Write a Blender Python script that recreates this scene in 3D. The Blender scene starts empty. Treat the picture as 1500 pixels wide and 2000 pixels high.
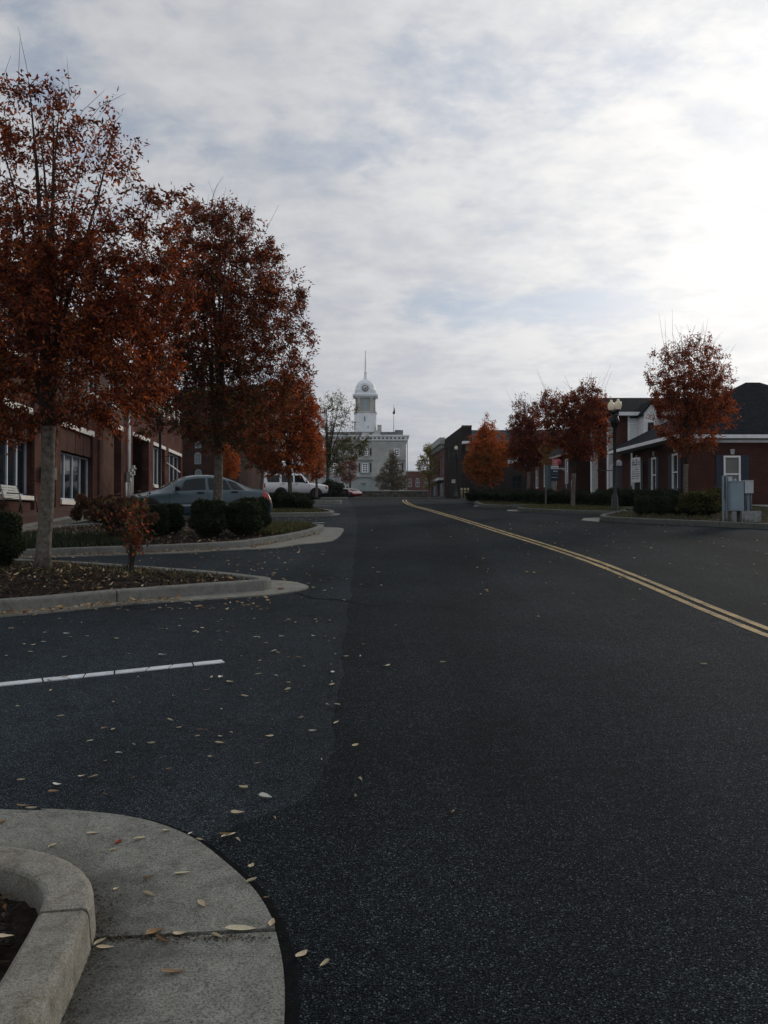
import bpy, math, random
import numpy as np
from mathutils import Vector, Matrix

R = math.radians
scene = bpy.context.scene
COL = scene.collection
rnd = random.Random(7)

# ---------------------------------------------------------------- camera
F, EYE = 1650.0, 1.6
PITCH = math.atan(14 / F)
cam_data = bpy.data.cameras.new("camera")
cam_data.sensor_fit = 'VERTICAL'
cam_data.sensor_height = 36.0
cam_data.lens = 36.0 * F / 2000.0
cam_data.clip_start = 0.1
cam_data.clip_end = 9000
cam = bpy.data.objects.new("camera", cam_data)
COL.objects.link(cam)
cam.location = (0, 0, EYE)
cam.rotation_euler = (math.pi / 2 + PITCH, 0, 0)
scene.camera = cam

# ---------------------------------------------------------------- sky and sun
SUN_AZ, SUN_EL = R(35), R(15.5)           # clockwise from the view direction (+Y)
sun_dir = Vector((math.sin(SUN_AZ) * math.cos(SUN_EL), math.cos(SUN_AZ) * math.cos(SUN_EL), math.sin(SUN_EL)))
world = bpy.data.worlds.new("World")
scene.world = world
world.use_nodes = True
nt = world.node_tree
nt.nodes.clear()


def nd(tree, kind, **kw):
    n = tree.nodes.new(kind)
    for k, v in kw.items():
        setattr(n, k, v)
    return n


def build_world():
    L = nt.links.new
    out = nd(nt, 'ShaderNodeOutputWorld')
    bg = nd(nt, 'ShaderNodeBackground')
    bg.inputs['Strength'].default_value = 0.1
    L(bg.outputs[0], out.inputs[0])
    sky = nd(nt, 'ShaderNodeTexSky', sky_type='NISHITA', sun_disc=False)
    sky.sun_elevation = SUN_EL
    sky.sun_rotation = SUN_AZ
    sky.air_density = 1.0
    sky.dust_density = 1.0
    sky.ozone_density = 1.5
    tc = nd(nt, 'ShaderNodeTexCoord')
    sep = nd(nt, 'ShaderNodeSeparateXYZ')
    L(tc.outputs['Generated'], sep.inputs[0])

    def math_(op, a, b=None, c=None, clamp=False):
        n = nd(nt, 'ShaderNodeMath', operation=op, use_clamp=clamp)
        for i, v in enumerate((a, b, c)):
            if v is None:
                continue
            if isinstance(v, (int, float)):
                n.inputs[i].default_value = v
            else:
                L(v, n.inputs[i])
        return n.outputs[0]

    def ramp(val, lo, hi):
        n = nd(nt, 'ShaderNodeMapRange', interpolation_type='SMOOTHSTEP')
        L(val, n.inputs[0])
        n.inputs[1].default_value = lo
        n.inputs[2].default_value = hi
        return n.outputs[0]

    def mix(f, a, b, mode='MIX'):
        n = nd(nt, 'ShaderNodeMix', data_type='RGBA', blend_type=mode)
        if isinstance(f, (int, float)):
            n.inputs[0].default_value = f
        else:
            L(f, n.inputs[0])
        for i, v in ((6, a), (7, b)):
            if isinstance(v, tuple):
                n.inputs[i].default_value = (*v, 1)
            else:
                L(v, n.inputs[i])
        return n.outputs[2]

    # cloud deck: the view direction cut with a flat layer
    zz = math_('ADD', math_('MAXIMUM', sep.outputs[2], 0.0), 0.20)
    cx = math_('DIVIDE', sep.outputs[0], zz)
    cy = math_('DIVIDE', sep.outputs[1], zz)
    comb = nd(nt, 'ShaderNodeCombineXYZ')
    L(cx, comb.inputs[0])
    L(cy, comb.inputs[1])

    def noise(scale, detail, rough, dist, off, stretch=(1, 1, 1)):
        mp = nd(nt, 'ShaderNodeMapping')
        mp.inputs['Location'].default_value = off
        mp.inputs['Scale'].default_value = stretch
        L(comb.outputs[0], mp.inputs[0])
        n = nd(nt, 'ShaderNodeTexNoise')
        n.inputs['Scale'].default_value = scale
        n.inputs['Detail'].default_value = detail
        n.inputs['Roughness'].default_value = rough
        n.inputs['Distortion'].default_value = dist
        L(mp.outputs[0], n.inputs[0])
        return n.outputs['Fac']

    SO = 40.1
    big = noise(1.2, 5, 0.55, 0.2, (3.1 + SO, 1.7, 0))
    mid = noise(3.0, 9, 0.57, 0.25, (0.3 + SO, 5.2, 0), (1.0, 1.1, 1))
    fine = noise(13.0, 7, 0.62, 0.15, (7.3 + SO, 2.2, 0), (1.0, 1.2, 1))
    # nearness to the veiled sun
    nrm = nd(nt, 'ShaderNodeVectorMath', operation='DOT_PRODUCT')
    L(tc.outputs['Generated'], nrm.inputs[0])
    nrm.inputs[1].default_value = sun_dir
    dot = nrm.outputs['Value']
    glow = math_('POWER', math_('MAXIMUM', math_('MULTIPLY_ADD', dot, 0.5, 0.5), 0.0), 11.0)
    core = math_('POWER', math_('MAXIMUM', dot, 0.0), 12.0)
    # thickness of cloud -> white tops, grey-blue bases
    thick = math_('MULTIPLY_ADD', big, 0.90, math_('MULTIPLY_ADD', mid, 0.42, math_('MULTIPLY', fine, 0.17)))
    cover = ramp(thick, 0.53, 0.74)
    shade = ramp(math_('MULTIPLY_ADD', mid, 0.7, math_('MULTIPLY', fine, 0.35)), 0.36, 0.68)
    grey = mix(shade, (5.7, 6.0, 6.6), (7.9, 7.95, 8.1))
    blue = mix(0.65, sky.outputs[0], (3.7, 4.7, 6.5))
    col = mix(math_('MULTIPLY_ADD', cover, 0.90, 0.10), blue, grey)
    # towards the horizon: an even lavender-grey veil
    hz = math_('POWER', math_('SUBTRACT', 1.0, math_('MAXIMUM', sep.outputs[2], 0.0), clamp=True), 7.0)
    col = mix(math_('MULTIPLY', hz, 0.66), col, (5.3, 5.5, 6.1))
    # away from the sun the deck is dimmer, around it bright and warm
    dim = math_('MULTIPLY_ADD', glow, 0.44, 0.75)
    col = mix(1.0, col, nd_rgb(dim), 'MULTIPLY')
    warm = mix(1.0, mix(shade, (5.0, 4.5, 3.6), (6.1, 5.5, 4.4)), nd_rgb(math_('MULTIPLY', core, 0.80)), 'MULTIPLY')
    col = mix(1.0, col, warm, 'ADD')
    L(col, bg.inputs[0])


def nd_rgb(sock):
    n = nd(nt, 'ShaderNodeCombineColor')
    for i in range(3):
        nt.links.new(sock, n.inputs[i])
    return n.outputs[0]


build_world()
sun_data = bpy.data.lights.new("sun", 'SUN')
sun_data.energy = 1.35
sun_data.angle = R(12)
sun_data.color = (1.0, 0.89, 0.76)
sun = bpy.data.objects.new("sun", sun_data)
COL.objects.link(sun)
sun.rotation_euler = sun_dir.to_track_quat('Z', 'Y').to_euler()

scene.view_settings.view_transform = 'Standard'
scene.view_settings.look = 'None'
scene.view_settings.exposure = 0.0
scene.view_settings.gamma = 1.0
scene.view_settings.use_curve_mapping = False

# ---------------------------------------------------------------- terrain
PY_ = [-60, 0, 10, 20, 27, 35, 44, 55, 65, 80, 100, 130, 180, 230, 290, 420, 900, 4000]
PZ_ = [-3.6, 0, .6, 1.2, 1.62, 2.04, 2.43, 2.84, 3.14, 3.55, 4.07, 4.87, 6.3, 7.9, 8.4, 4, -12, -12]


def tz(y):
    return sum(np.interp(y + d, PY_, PZ_) for d in (-2.5, -1.25, 0, 1.25, 2.5)) / 5.0


def ray(px, py):
    a, b = (px - 750) / F, (1000 - py) / F
    c, s = math.cos(PITCH), math.sin(PITCH)
    dy, dz = c - b * s, s + b * c
    return a / dy, dz / dy                      # per metre of depth


def at(px, py, Y):
    a, b = ray(px, py)
    return Vector((a * Y, Y, EYE + b * Y))


def G(px, py, h=0.0):
    """where a sight line meets the ground (h above it)"""
    a, b = ray(px, py)
    g = lambda y: EYE + b * y - tz(y) - h
    y0 = y1 = 1.6
    while g(y1) > 0 and y1 < 300:
        y0, y1 = y1, y1 * 1.03
    for _ in range(40):
        m = (y0 + y1) / 2
        if g(m) > 0:
            y0 = m
        else:
            y1 = m
    return Vector((a * y1, y1, tz(y1) + h))


# ---------------------------------------------------------------- mesh helpers
class MB:
    def __init__(self):
        self.v, self.f, self.s = [], [], []

    def add(self, v, f, smooth=False):
        o = len(self.v)
        self.v += [tuple(p) for p in v]
        self.f += [tuple(i + o for i in q) for q in f]
        self.s += [smooth] * len(f)
        return self

    def box(self, x0, x1, y0, y1, z0, z1, M=None):
        v = [Vector((x, y, z)) for z in (z0, z1) for y in (y0, y1) for x in (x0, x1)]
        if M is not None:
            v = [M @ p for p in v]
        return self.add(v, [(0, 2, 3, 1), (4, 5, 7, 6), (0, 1, 5, 4), (2, 6, 7, 3), (0, 4, 6, 2), (1, 3, 7, 5)])

    def tube(self, pts, rad, n=8, cap=True, smooth=True):
        pts = [Vector(p) for p in pts]
        if isinstance(rad, (int, float)):
            rad = [rad] * len(pts)
        v = []
        up = None
        for i, p in enumerate(pts):
            t = (pts[min(i + 1, len(pts) - 1)] - pts[max(i - 1, 0)]).normalized()
            if up is None:
                up = t.orthogonal().normalized()
            else:
                up = (up - t * up.dot(t))
                up = up.normalized() if up.length > 1e-6 else t.orthogonal().normalized()
            w = t.cross(up)
            for k in range(n):
                a = 2 * math.pi * k / n
                v.append(p + (up * math.cos(a) + w * math.sin(a)) * rad[i])
        f = []
        for i in range(len(pts) - 1):
            for k in range(n):
                k2 = (k + 1) % n
                f.append((i * n + k, i * n + k2, (i + 1) * n + k2, (i + 1) * n + k))
        if cap:
            f.append(tuple(range(n))[::-1])
            f.append(tuple((len(pts) - 1) * n + k for k in range(n)))
        return self.add(v, f, smooth)

    def lathe(self, prof, n=20, c=(0, 0, 0), smooth=True, M=None):
        v = []
        c = Vector(c)
        for r, z in prof:
            for k in range(n):
                a = 2 * math.pi * k / n
                p = Vector((r * math.cos(a), r * math.sin(a), z))
                v.append((M @ p if M is not None else p) + c)
        f = []
        for i in range(len(prof) - 1):
            for k in range(n):
                k2 = (k + 1) % n
                f.append((i * n + k, i * n + k2, (i + 1) * n + k2, (i + 1) * n + k))
        if prof[0][0] > 1e-4:
            f.append(tuple(range(n))[::-1])
        if prof[-1][0] > 1e-4:
            f.append(tuple((len(prof) - 1) * n + k for k in range(n)))
        return self.add(v, f, smooth)

    def prism(self, poly, d0, d1, axis='y'):
        """extrude a 2-D outline (a, b) along an axis"""
        n = len(poly)
        mk = {'y': lambda a, b, d: (a, d, b), 'z': lambda a, b, d: (a, b, d), 'x': lambda a, b, d: (d, a, b)}[axis]
        v = [mk(a, b, d0) for a, b in poly] + [mk(a, b, d1) for a, b in poly]
        f = [tuple(range(n)), tuple(range(2 * n - 1, n - 1, -1))]
        f += [(i, n + i, n + (i + 1) % n, (i + 1) % n) for i in range(n)]
        return self.add(v, f)

    def build(self, name, mat, parent=None, loc=None, kind=None, rz=0):
        me = bpy.data.meshes.new(name)
        me.from_pydata(self.v, [], self.f)
        me.polygons.foreach_set('use_smooth', self.s)
        if mat is not None:
            me.materials.append(mat)
        return link(name, me, parent, loc, kind, rz)


def link(name, me, parent=None, loc=None, kind=None, rz=0):
    o = bpy.data.objects.new(name, me)
    COL.objects.link(o)
    if parent is not None:
        o.parent = parent
    if loc is not None:
        o.location = loc
    if rz:
        o.rotation_euler = (0, 0, rz)
    if kind:
        o['kind'] = kind
    return o


def tag(o, label=None, cat=None, group=None):
    if label:
        o['label'] = label
    if cat:
        o['category'] = cat
    if group:
        o['group'] = group
    return o


def thing(name, label, cat, loc=(0, 0, 0), rz=0, group=None):
    o = bpy.data.objects.new(name, None)
    o.empty_display_size = 0.2
    COL.objects.link(o)
    o.location = loc
    o.rotation_euler = (0, 0, rz)
    return tag(o, label, cat, group)


def dup(root, loc, rz=0, label=None, group=None, scale=None):
    r = root.copy()
    COL.objects.link(r)
    r.location = loc
    r.rotation_euler = (0, 0, rz)
    if scale:
        r.scale = (scale, scale, scale) if isinstance(scale, (int, float)) else scale
    if label:
        r['label'] = label
    if group:
        r['group'] = group
    for ch in list(root.children):
        c = ch.copy()
        COL.objects.link(c)
        c.parent = r
        for g in list(ch.children):
            d = g.copy()
            COL.objects.link(d)
            d.parent = c
    return r


# ---------------------------------------------------------------- materials
MATS = {}


def new_mat(name):
    m = bpy.data.materials.new(name)
    m.use_nodes = True
    t = m.node_tree
    return m, t, t.nodes['Principled BSDF']


def setp(b, **kw):
    for k, v in kw.items():
        b.inputs[k.replace('_', ' ')].default_value = v


def noise_col(t, col, var, scale, detail=5, coord='Object', rough=.6, tint=None):
    tc = nd(t, 'ShaderNodeTexCoord')
    n = nd(t, 'ShaderNodeTexNoise')
    n.inputs['Scale'].default_value = scale
    n.inputs['Detail'].default_value = detail
    n.inputs['Roughness'].default_value = rough
    t.links.new(tc.outputs[coord], n.inputs[0])
    mx = nd(t, 'ShaderNodeMix', data_type='RGBA')
    a = tuple(max(0, c * (1 - var)) for c in col)
    b = tint or tuple(c * (1 + var) for c in col)
    mx.inputs[6].default_value = (*a, 1)
    mx.inputs[7].default_value = (*b, 1)
    mr = nd(t, 'ShaderNodeMapRange')
    mr.inputs[1].default_value = .3
    mr.inputs[2].default_value = .7
    t.links.new(n.outputs[0], mr.inputs[0])
    t.links.new(mr.outputs[0], mx.inputs[0])
    return mx.outputs[2], tc, n


def M(name, col, rough=.7, var=.18, scale=6, spec=.3, metal=0.0, bump=0.0, bscale=60, coat=0.0, tint=None):
    if name in MATS:
        return MATS[name]
    m, t, b = new_mat(name)
    c, tc, n = noise_col(t, col, var, scale, tint=tint)
    t.links.new(c, b.inputs['Base Color'])
    setp(b, Roughness=rough, Metallic=metal)
    b.inputs['Specular IOR Level'].default_value = spec
    if coat:
        b.inputs['Coat Weight'].default_value = coat
        b.inputs['Coat Roughness'].default_value = .08
    if bump:
        n2 = nd(t, 'ShaderNodeTexNoise')
        n2.inputs['Scale'].default_value = bscale
        n2.inputs['Detail'].default_value = 4
        t.links.new(tc.outputs['Object'], n2.inputs[0])
        bp = nd(t, 'ShaderNodeBump')
        bp.inputs['Strength'].default_value = bump
        bp.inputs['Distance'].default_value = .01
        t.links.new(n2.outputs[0], bp.inputs['Height'])
        t.links.new(bp.outputs[0], b.inputs['Normal'])
    MATS[name] = m
    return m


def brick_mat(name, c1, c2, mortar, stain=.35, rough=.9):
    m, t, b = new_mat(name)
    L = t.links.new
    tc = nd(t, 'ShaderNodeTexCoord')
    sp = nd(t, 'ShaderNodeSeparateXYZ')
    L(tc.outputs['Object'], sp.inputs[0])
    ad = nd(t, 'ShaderNodeMath', operation='ADD')
    L(sp.outputs[0], ad.inputs[0])
    L(sp.outputs[1], ad.inputs[1])
    cb = nd(t, 'ShaderNodeCombineXYZ')
    L(ad.outputs[0], cb.inputs[0])
    L(sp.outputs[2], cb.inputs[1])
    br = nd(t, 'ShaderNodeTexBrick')
    L(cb.outputs[0], br.inputs['Vector'])
    br.inputs['Scale'].default_value = 1
    br.inputs['Brick Width'].default_value = .21
    br.inputs['Row Height'].default_value = .075
    br.inputs['Mortar Size'].default_value = .008
    br.inputs['Mortar Smooth'].default_value = .2
    br.inputs['Color1'].default_value = (*c1, 1)
    br.inputs['Color2'].default_value = (*c2, 1)
    br.inputs['Mortar'].default_value = (*mortar, 1)
    n = nd(t, 'ShaderNodeTexNoise')
    n.inputs['Scale'].default_value = .9
    n.inputs['Detail'].default_value = 7
    L(tc.outputs['Object'], n.inputs[0])
    mr = nd(t, 'ShaderNodeMapRange')
    mr.inputs[1].default_value = .32
    mr.inputs[2].default_value = .7
    mr.inputs[3].default_value = 1 - stain
    mr.inputs[4].default_value = 1 + stain * .5
    L(n.outputs[0], mr.inputs[0])
    mx = nd(t, 'ShaderNodeMix', data_type='RGBA', blend_type='MULTIPLY')
    mx.inputs[0].default_value = 1
    L(br.outputs[0], mx.inputs[6])
    L(mr.outputs[0], mx.inputs[7])
    L(mx.outputs[2], b.inputs['Base Color'])
    bp = nd(t, 'ShaderNodeBump')
    bp.inputs['Strength'].default_value = .5
    bp.inputs['Distance'].default_value = .008
    bp.invert = True
    L(br.outputs['Fac'], bp.inputs['Height'])
    L(bp.outputs[0], b.inputs['Normal'])
    setp(b, Roughness=rough)
    b.inputs['Specular IOR Level'].default_value = .05
    return m


def asphalt_mat(name, dark, light, chip, scale=95, patch=.25):
    m, t, b = new_mat(name)
    L = t.links.new
    tc = nd(t, 'ShaderNodeTexCoord')
    v = nd(t, 'ShaderNodeTexVoronoi')
    v.inputs['Scale'].default_value = scale
    L(tc.outputs['Object'], v.inputs['Vector'])
    # each stone has its own tone; a few are pale
    sp = nd(t, 'ShaderNodeSeparateColor')
    L(v.outputs['Color'], sp.inputs[0])
    cr = nd(t, 'ShaderNodeValToRGB')
    e = cr.color_ramp.elements
    e[0].position, e[0].color = 0.0, (*dark, 1)
    e[1].position, e[1].color = 0.66, (*light, 1)
    x = cr.color_ramp.elements.new(.88)
    x.color = (*[c * 1.5 for c in light], 1)
    x = cr.color_ramp.elements.new(.975)
    x.color = (*chip, 1)
    L(sp.outputs[0], cr.inputs[0])
    # binder between stones
    dr = nd(t, 'ShaderNodeMapRange')
    dr.inputs[1].default_value = .25
    dr.inputs[2].default_value = .62
    L(v.outputs['Distance'], dr.inputs[0])
    mx = nd(t, 'ShaderNodeMix', data_type='RGBA')
    L(dr.outputs[0], mx.inputs[0])
    L(cr.outputs[0], mx.inputs[6])
    mx.inputs[7].default_value = (*[c * .45 for c in dark], 1)
    # broad wear
    n = nd(t, 'ShaderNodeTexNoise')
    n.inputs['Scale'].default_value = .45
    n.inputs['Detail'].default_value = 6
    n.inputs['Roughness'].default_value = .6
    L(tc.outputs['Object'], n.inputs[0])
    n3 = nd(t, 'ShaderNodeTexNoise')
    n3.inputs['Scale'].default_value = 9
    n3.inputs['Detail'].default_value = 5
    n3.inputs['Roughness'].default_value = .7
    L(tc.outputs['Object'], n3.inputs[0])
    av = nd(t, 'ShaderNodeMath', operation='MULTIPLY_ADD')
    L(n3.outputs[0], av.inputs[0])
    av.inputs[1].default_value = .6
    L(n.outputs[0], av.inputs[2])
    mr = nd(t, 'ShaderNodeMapRange')
    mr.inputs[1].default_value = .55
    mr.inputs[2].default_value = 1.05
    mr.inputs[3].default_value = 1 - patch
    mr.inputs[4].default_value = 1 + patch
    L(av.outputs[0], mr.inputs[0])
    m2 = nd(t, 'ShaderNodeMix', data_type='RGBA', blend_type='MULTIPLY')
    m2.inputs[0].default_value = 1
    L(mx.outputs[2], m2.inputs[6])
    L(mr.outputs[0], m2.inputs[7])
    # wheel tracks and long repair bands run with the road; oil drips in blots
    mp = nd(t, 'ShaderNodeMapping')
    mp.inputs['Rotation'].default_value = (0, 0, -.06)
    mp.inputs['Scale'].default_value = (.9, .045, 1)
    L(tc.outputs['Object'], mp.inputs[0])
    n5 = nd(t, 'ShaderNodeTexNoise')
    n5.inputs['Scale'].default_value = 1.0
    n5.inputs['Detail'].default_value = 5
    n5.inputs['Distortion'].default_value = .3
    L(mp.outputs[0], n5.inputs[0])
    r5 = nd(t, 'ShaderNodeMapRange')
    r5.inputs[1].default_value = .35
    r5.inputs[2].default_value = .65
    r5.inputs[3].default_value = .80
    r5.inputs[4].default_value = 1.20
    L(n5.outputs[0], r5.inputs[0])
    n6 = nd(t, 'ShaderNodeTexNoise')
    n6.inputs['Scale'].default_value = 1.7
    n6.inputs['Detail'].default_value = 7
    n6.inputs['Roughness'].default_value = .65
    n6.inputs['Distortion'].default_value = .8
    L(tc.outputs['Object'], n6.inputs[0])
    r6 = nd(t, 'ShaderNodeMapRange', interpolation_type='SMOOTHSTEP')
    r6.inputs[1].default_value = .58
    r6.inputs[2].default_value = .72
    r6.inputs[3].default_value = 1.0
    r6.inputs[4].default_value = .66
    L(n6.outputs[0], r6.inputs[0])
    pm = nd(t, 'ShaderNodeMath', operation='MULTIPLY')
    L(r5.outputs[0], pm.inputs[0])
    L(r6.outputs[0], pm.inputs[1])
    m6 = nd(t, 'ShaderNodeMix', data_type='RGBA', blend_type='MULTIPLY')
    m6.inputs[0].default_value = 1
    L(m2.outputs[2], m6.inputs[6])
    L(pm.outputs[0], m6.inputs[7])
    L(m6.outputs[2], b.inputs['Base Color'])
    bp = nd(t, 'ShaderNodeBump')
    bp.inputs['Strength'].default_value = .8
    bp.inputs['Distance'].default_value = .005
    bp.invert = True
    L(v.outputs['Distance'], bp.inputs['Height'])
    L(bp.outputs[0], b.inputs['Normal'])
    setp(b, Roughness=.95)
    b.inputs['Specular IOR Level'].default_value = .05
    return m


def concrete_mat(name, col, tan=None, dirt=.5):
    m, t, b = new_mat(name)
    L = t.links.new
    c, tc, n = noise_col(t, col, .22, 3.2, 8, rough=.68)
    n2 = nd(t, 'ShaderNodeTexNoise')
    n2.inputs['Scale'].default_value = 130
    n2.inputs['Detail'].default_value = 3
    n2.inputs['Roughness'].default_value = .7
    L(tc.outputs['Object'], n2.inputs[0])
    mr = nd(t, 'ShaderNodeMapRange')
    mr.inputs[1].default_value = .33
    mr.inputs[2].default_value = .6
    mr.inputs[3].default_value = 1 - dirt
    mr.inputs[4].default_value = 1.12
    L(n2.outputs[0], mr.inputs[0])
    mx = nd(t, 'ShaderNodeMix', data_type='RGBA', blend_type='MULTIPLY')
    mx.inputs[0].default_value = 1
    L(c, mx.inputs[6])
    L(mr.outputs[0], mx.inputs[7])
    last = mx.outputs[2]
    # blotches: weathering of the cement skin
    n3 = nd(t, 'ShaderNodeTexNoise')
    n3.inputs['Scale'].default_value = 11
    n3.inputs['Detail'].default_value = 7
    n3.inputs['Roughness'].default_value = .7
    n3.inputs['Distortion'].default_value = .6
    L(tc.outputs['Object'], n3.inputs[0])
    m3 = nd(t, 'ShaderNodeMapRange')
    m3.inputs[1].default_value = .46
    m3.inputs[2].default_value = .66
    L(n3.outputs[0], m3.inputs[0])
    mz = nd(t, 'ShaderNodeMix', data_type='RGBA', blend_type='MULTIPLY')
    L(m3.outputs[0], mz.inputs[0])
    L(last, mz.inputs[6])
    mz.inputs[7].default_value = (*(tan or (.68, .69, .68)), 1)
    L(mz.outputs[2], b.inputs['Base Color'])
    # broomed surface
    mp = nd(t, 'ShaderNodeMapping')
    mp.inputs['Scale'].default_value = (5, 160, 20)
    mp.inputs['Rotation'].default_value = (0, 0, .25)
    L(tc.outputs['Object'], mp.inputs[0])
    n4 = nd(t, 'ShaderNodeTexNoise')
    n4.inputs['Scale'].default_value = 1
    n4.inputs['Detail'].default_value = 2
    L(mp.outputs[0], n4.inputs[0])
    ad = nd(t, 'ShaderNodeMath', operation='MULTIPLY_ADD')
    L(n2.outputs[0], ad.inputs[0])
    ad.inputs[1].default_value = 1.4
    L(n4.outputs[0], ad.inputs[2])
    bp = nd(t, 'ShaderNodeBump')
    bp.inputs['Strength'].default_value = .45
    bp.inputs['Distance'].default_value = .003
    L(ad.outputs[0], bp.inputs['Height'])
    L(bp.outputs[0], b.inputs['Normal'])
    setp(b, Roughness=.88)
    b.inputs['Specular IOR Level'].default_value = .25
    return m


def leaf_mat(name, trans=.30):
    m, t, b = new_mat(name)
    L = t.links.new
    at_ = nd(t, 'ShaderNodeVertexColor', layer_name='col')
    L(at_.outputs[0], b.inputs['Base Color'])
    setp(b, Roughness=.6)
    b.inputs['Specular IOR Level'].default_value = .25
    tr = nd(t, 'ShaderNodeBsdfTranslucent')
    mu = nd(t, 'ShaderNodeMix', data_type='RGBA', blend_type='MULTIPLY')
    mu.inputs[0].default_value = 1
    L(at_.outputs[0], mu.inputs[6])
    mu.inputs[7].default_value = (1.5, 1.2, .8, 1)
    L(mu.outputs[2], tr.inputs[0])
    ms = nd(t, 'ShaderNodeMixShader')
    ms.inputs[0].default_value = trans
    L(b.outputs[0], ms.inputs[1])
    L(tr.outputs[0], ms.inputs[2])
    L(ms.outputs[0], t.nodes['Material Output'].inputs[0])
    return m


def glass_mat(name, col=(.012, .017, .022), rough=.05):
    m, t, b = new_mat(name)
    c, tc, n = noise_col(t, col, .3, 1.5)
    t.links.new(c, b.inputs['Base Color'])
    setp(b, Roughness=rough)
    b.inputs['Specular IOR Level'].default_value = .5
    n2 = nd(t, 'ShaderNodeTexNoise')
    n2.inputs['Scale'].default_value = 1.3
    t.links.new(tc.outputs['Object'], n2.inputs[0])
    bp = nd(t, 'ShaderNodeBump')
    bp.inputs['Strength'].default_value = .12
    bp.inputs['Distance'].default_value = .02
    t.links.new(n2.outputs[0], bp.inputs['Height'])
    t.links.new(bp.outputs[0], b.inputs['Normal'])
    return m


ASPH_ROAD = asphalt_mat('asphalt_road', (.0095, .0138, .0170), (.0335, .0440, .0520), (.125, .16, .18), 140, .36)
ASPH_BAY = asphalt_mat('asphalt_bay', (.0215, .0285, .0345), (.053, .068, .081), (.16, .20, .225), 155, .32)
CONC = concrete_mat('concrete', (.255, .25, .22))
CONC_TAN = concrete_mat('concrete_kerb', (.245, .235, .20), (.62, .60, .54))


def gutter_mat():
    """the near apron: road dirt has gathered where it meets the kerb"""
    m = concrete_mat('concrete_apron', (.225, .225, .20), dirt=.68)
    t = m.node_tree
    L = t.links.new
    b = t.nodes['Principled BSDF']
    src = b.inputs['Base Color'].links[0].from_socket
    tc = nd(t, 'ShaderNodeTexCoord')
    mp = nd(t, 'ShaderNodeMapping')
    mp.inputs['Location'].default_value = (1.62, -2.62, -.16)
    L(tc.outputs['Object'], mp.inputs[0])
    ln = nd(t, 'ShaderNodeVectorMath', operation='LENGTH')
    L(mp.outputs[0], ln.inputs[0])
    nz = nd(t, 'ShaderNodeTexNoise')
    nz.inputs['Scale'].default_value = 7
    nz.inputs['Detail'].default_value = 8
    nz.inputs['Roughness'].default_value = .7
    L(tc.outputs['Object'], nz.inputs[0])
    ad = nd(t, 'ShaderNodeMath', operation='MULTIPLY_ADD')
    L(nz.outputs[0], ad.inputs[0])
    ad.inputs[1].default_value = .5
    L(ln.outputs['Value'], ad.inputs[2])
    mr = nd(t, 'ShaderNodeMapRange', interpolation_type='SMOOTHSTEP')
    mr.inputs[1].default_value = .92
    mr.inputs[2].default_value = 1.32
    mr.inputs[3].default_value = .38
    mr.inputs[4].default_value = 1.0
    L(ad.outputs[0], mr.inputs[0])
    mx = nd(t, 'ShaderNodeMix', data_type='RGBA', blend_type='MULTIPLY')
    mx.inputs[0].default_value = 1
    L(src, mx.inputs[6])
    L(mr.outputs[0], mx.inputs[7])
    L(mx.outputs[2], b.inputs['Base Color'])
    return m


CONC_GUT = gutter_mat()
CONC_MID = concrete_mat('concrete_weathered', (.205, .205, .185))
CONC_SHADE = concrete_mat('concrete_shade', (.115, .12, .11))  # shade on the kerbs across the road, put into a darker concrete colour
MULCH = M('mulch_soil', (.022, .017, .014), .95, .5, 30, .1, bump=1.0, bscale=70)
SOIL = M('ground_soil', (.05, .05, .035), .95, .4, 3, .1, bump=.6, bscale=20)
PAVE = brick_mat('brick_paving', (.13, .062, .048), (.10, .052, .042), (.11, .095, .08))
WHITE = M('white_paint', (.72, .73, .72), .55, .08, 4)
TRIM = M('white_trim', (.80, .82, .83), .6, .12, 3)


def paint_mat(name, col, wear):
    m, t, b = new_mat(name)
    L = t.links.new
    c, tc, n = noise_col(t, col, .22, 7, 6)
    n2 = nd(t, 'ShaderNodeTexNoise')
    n2.inputs['Scale'].default_value = 75
    n2.inputs['Detail'].default_value = 6
    n2.inputs['Roughness'].default_value = .75
    L(tc.outputs['Object'], n2.inputs[0])
    n3 = nd(t, 'ShaderNodeTexNoise')
    n3.inputs['Scale'].default_value = 2.2
    n3.inputs['Detail'].default_value = 4
    L(tc.outputs['Object'], n3.inputs[0])
    ad = nd(t, 'ShaderNodeMath', operation='MULTIPLY_ADD')
    L(n3.outputs[0], ad.inputs[0])
    ad.inputs[1].default_value = .35
    L(n2.outputs[0], ad.inputs[2])
    mr = nd(t, 'ShaderNodeMapRange')
    mr.inputs[1].default_value = wear
    mr.inputs[2].default_value = wear + .10
    L(ad.outputs[0], mr.inputs[0])
    mx = nd(t, 'ShaderNodeMix', data_type='RGBA')
    L(mr.outputs[0], mx.inputs[0])
    L(c, mx.inputs[6])
    mx.inputs[7].default_value = (.03, .035, .04, 1)
    L(mx.outputs[2], b.inputs['Base Color'])
    bp = nd(t, 'ShaderNodeBump')
    bp.inputs['Strength'].default_value = .4
    bp.inputs['Distance'].default_value = .004
    L(n2.outputs[0], bp.inputs['Height'])
    L(bp.outputs[0], b.inputs['Normal'])
    setp(b, Roughness=.8)
    b.inputs['Specular IOR Level'].default_value = .12
    return m


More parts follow.
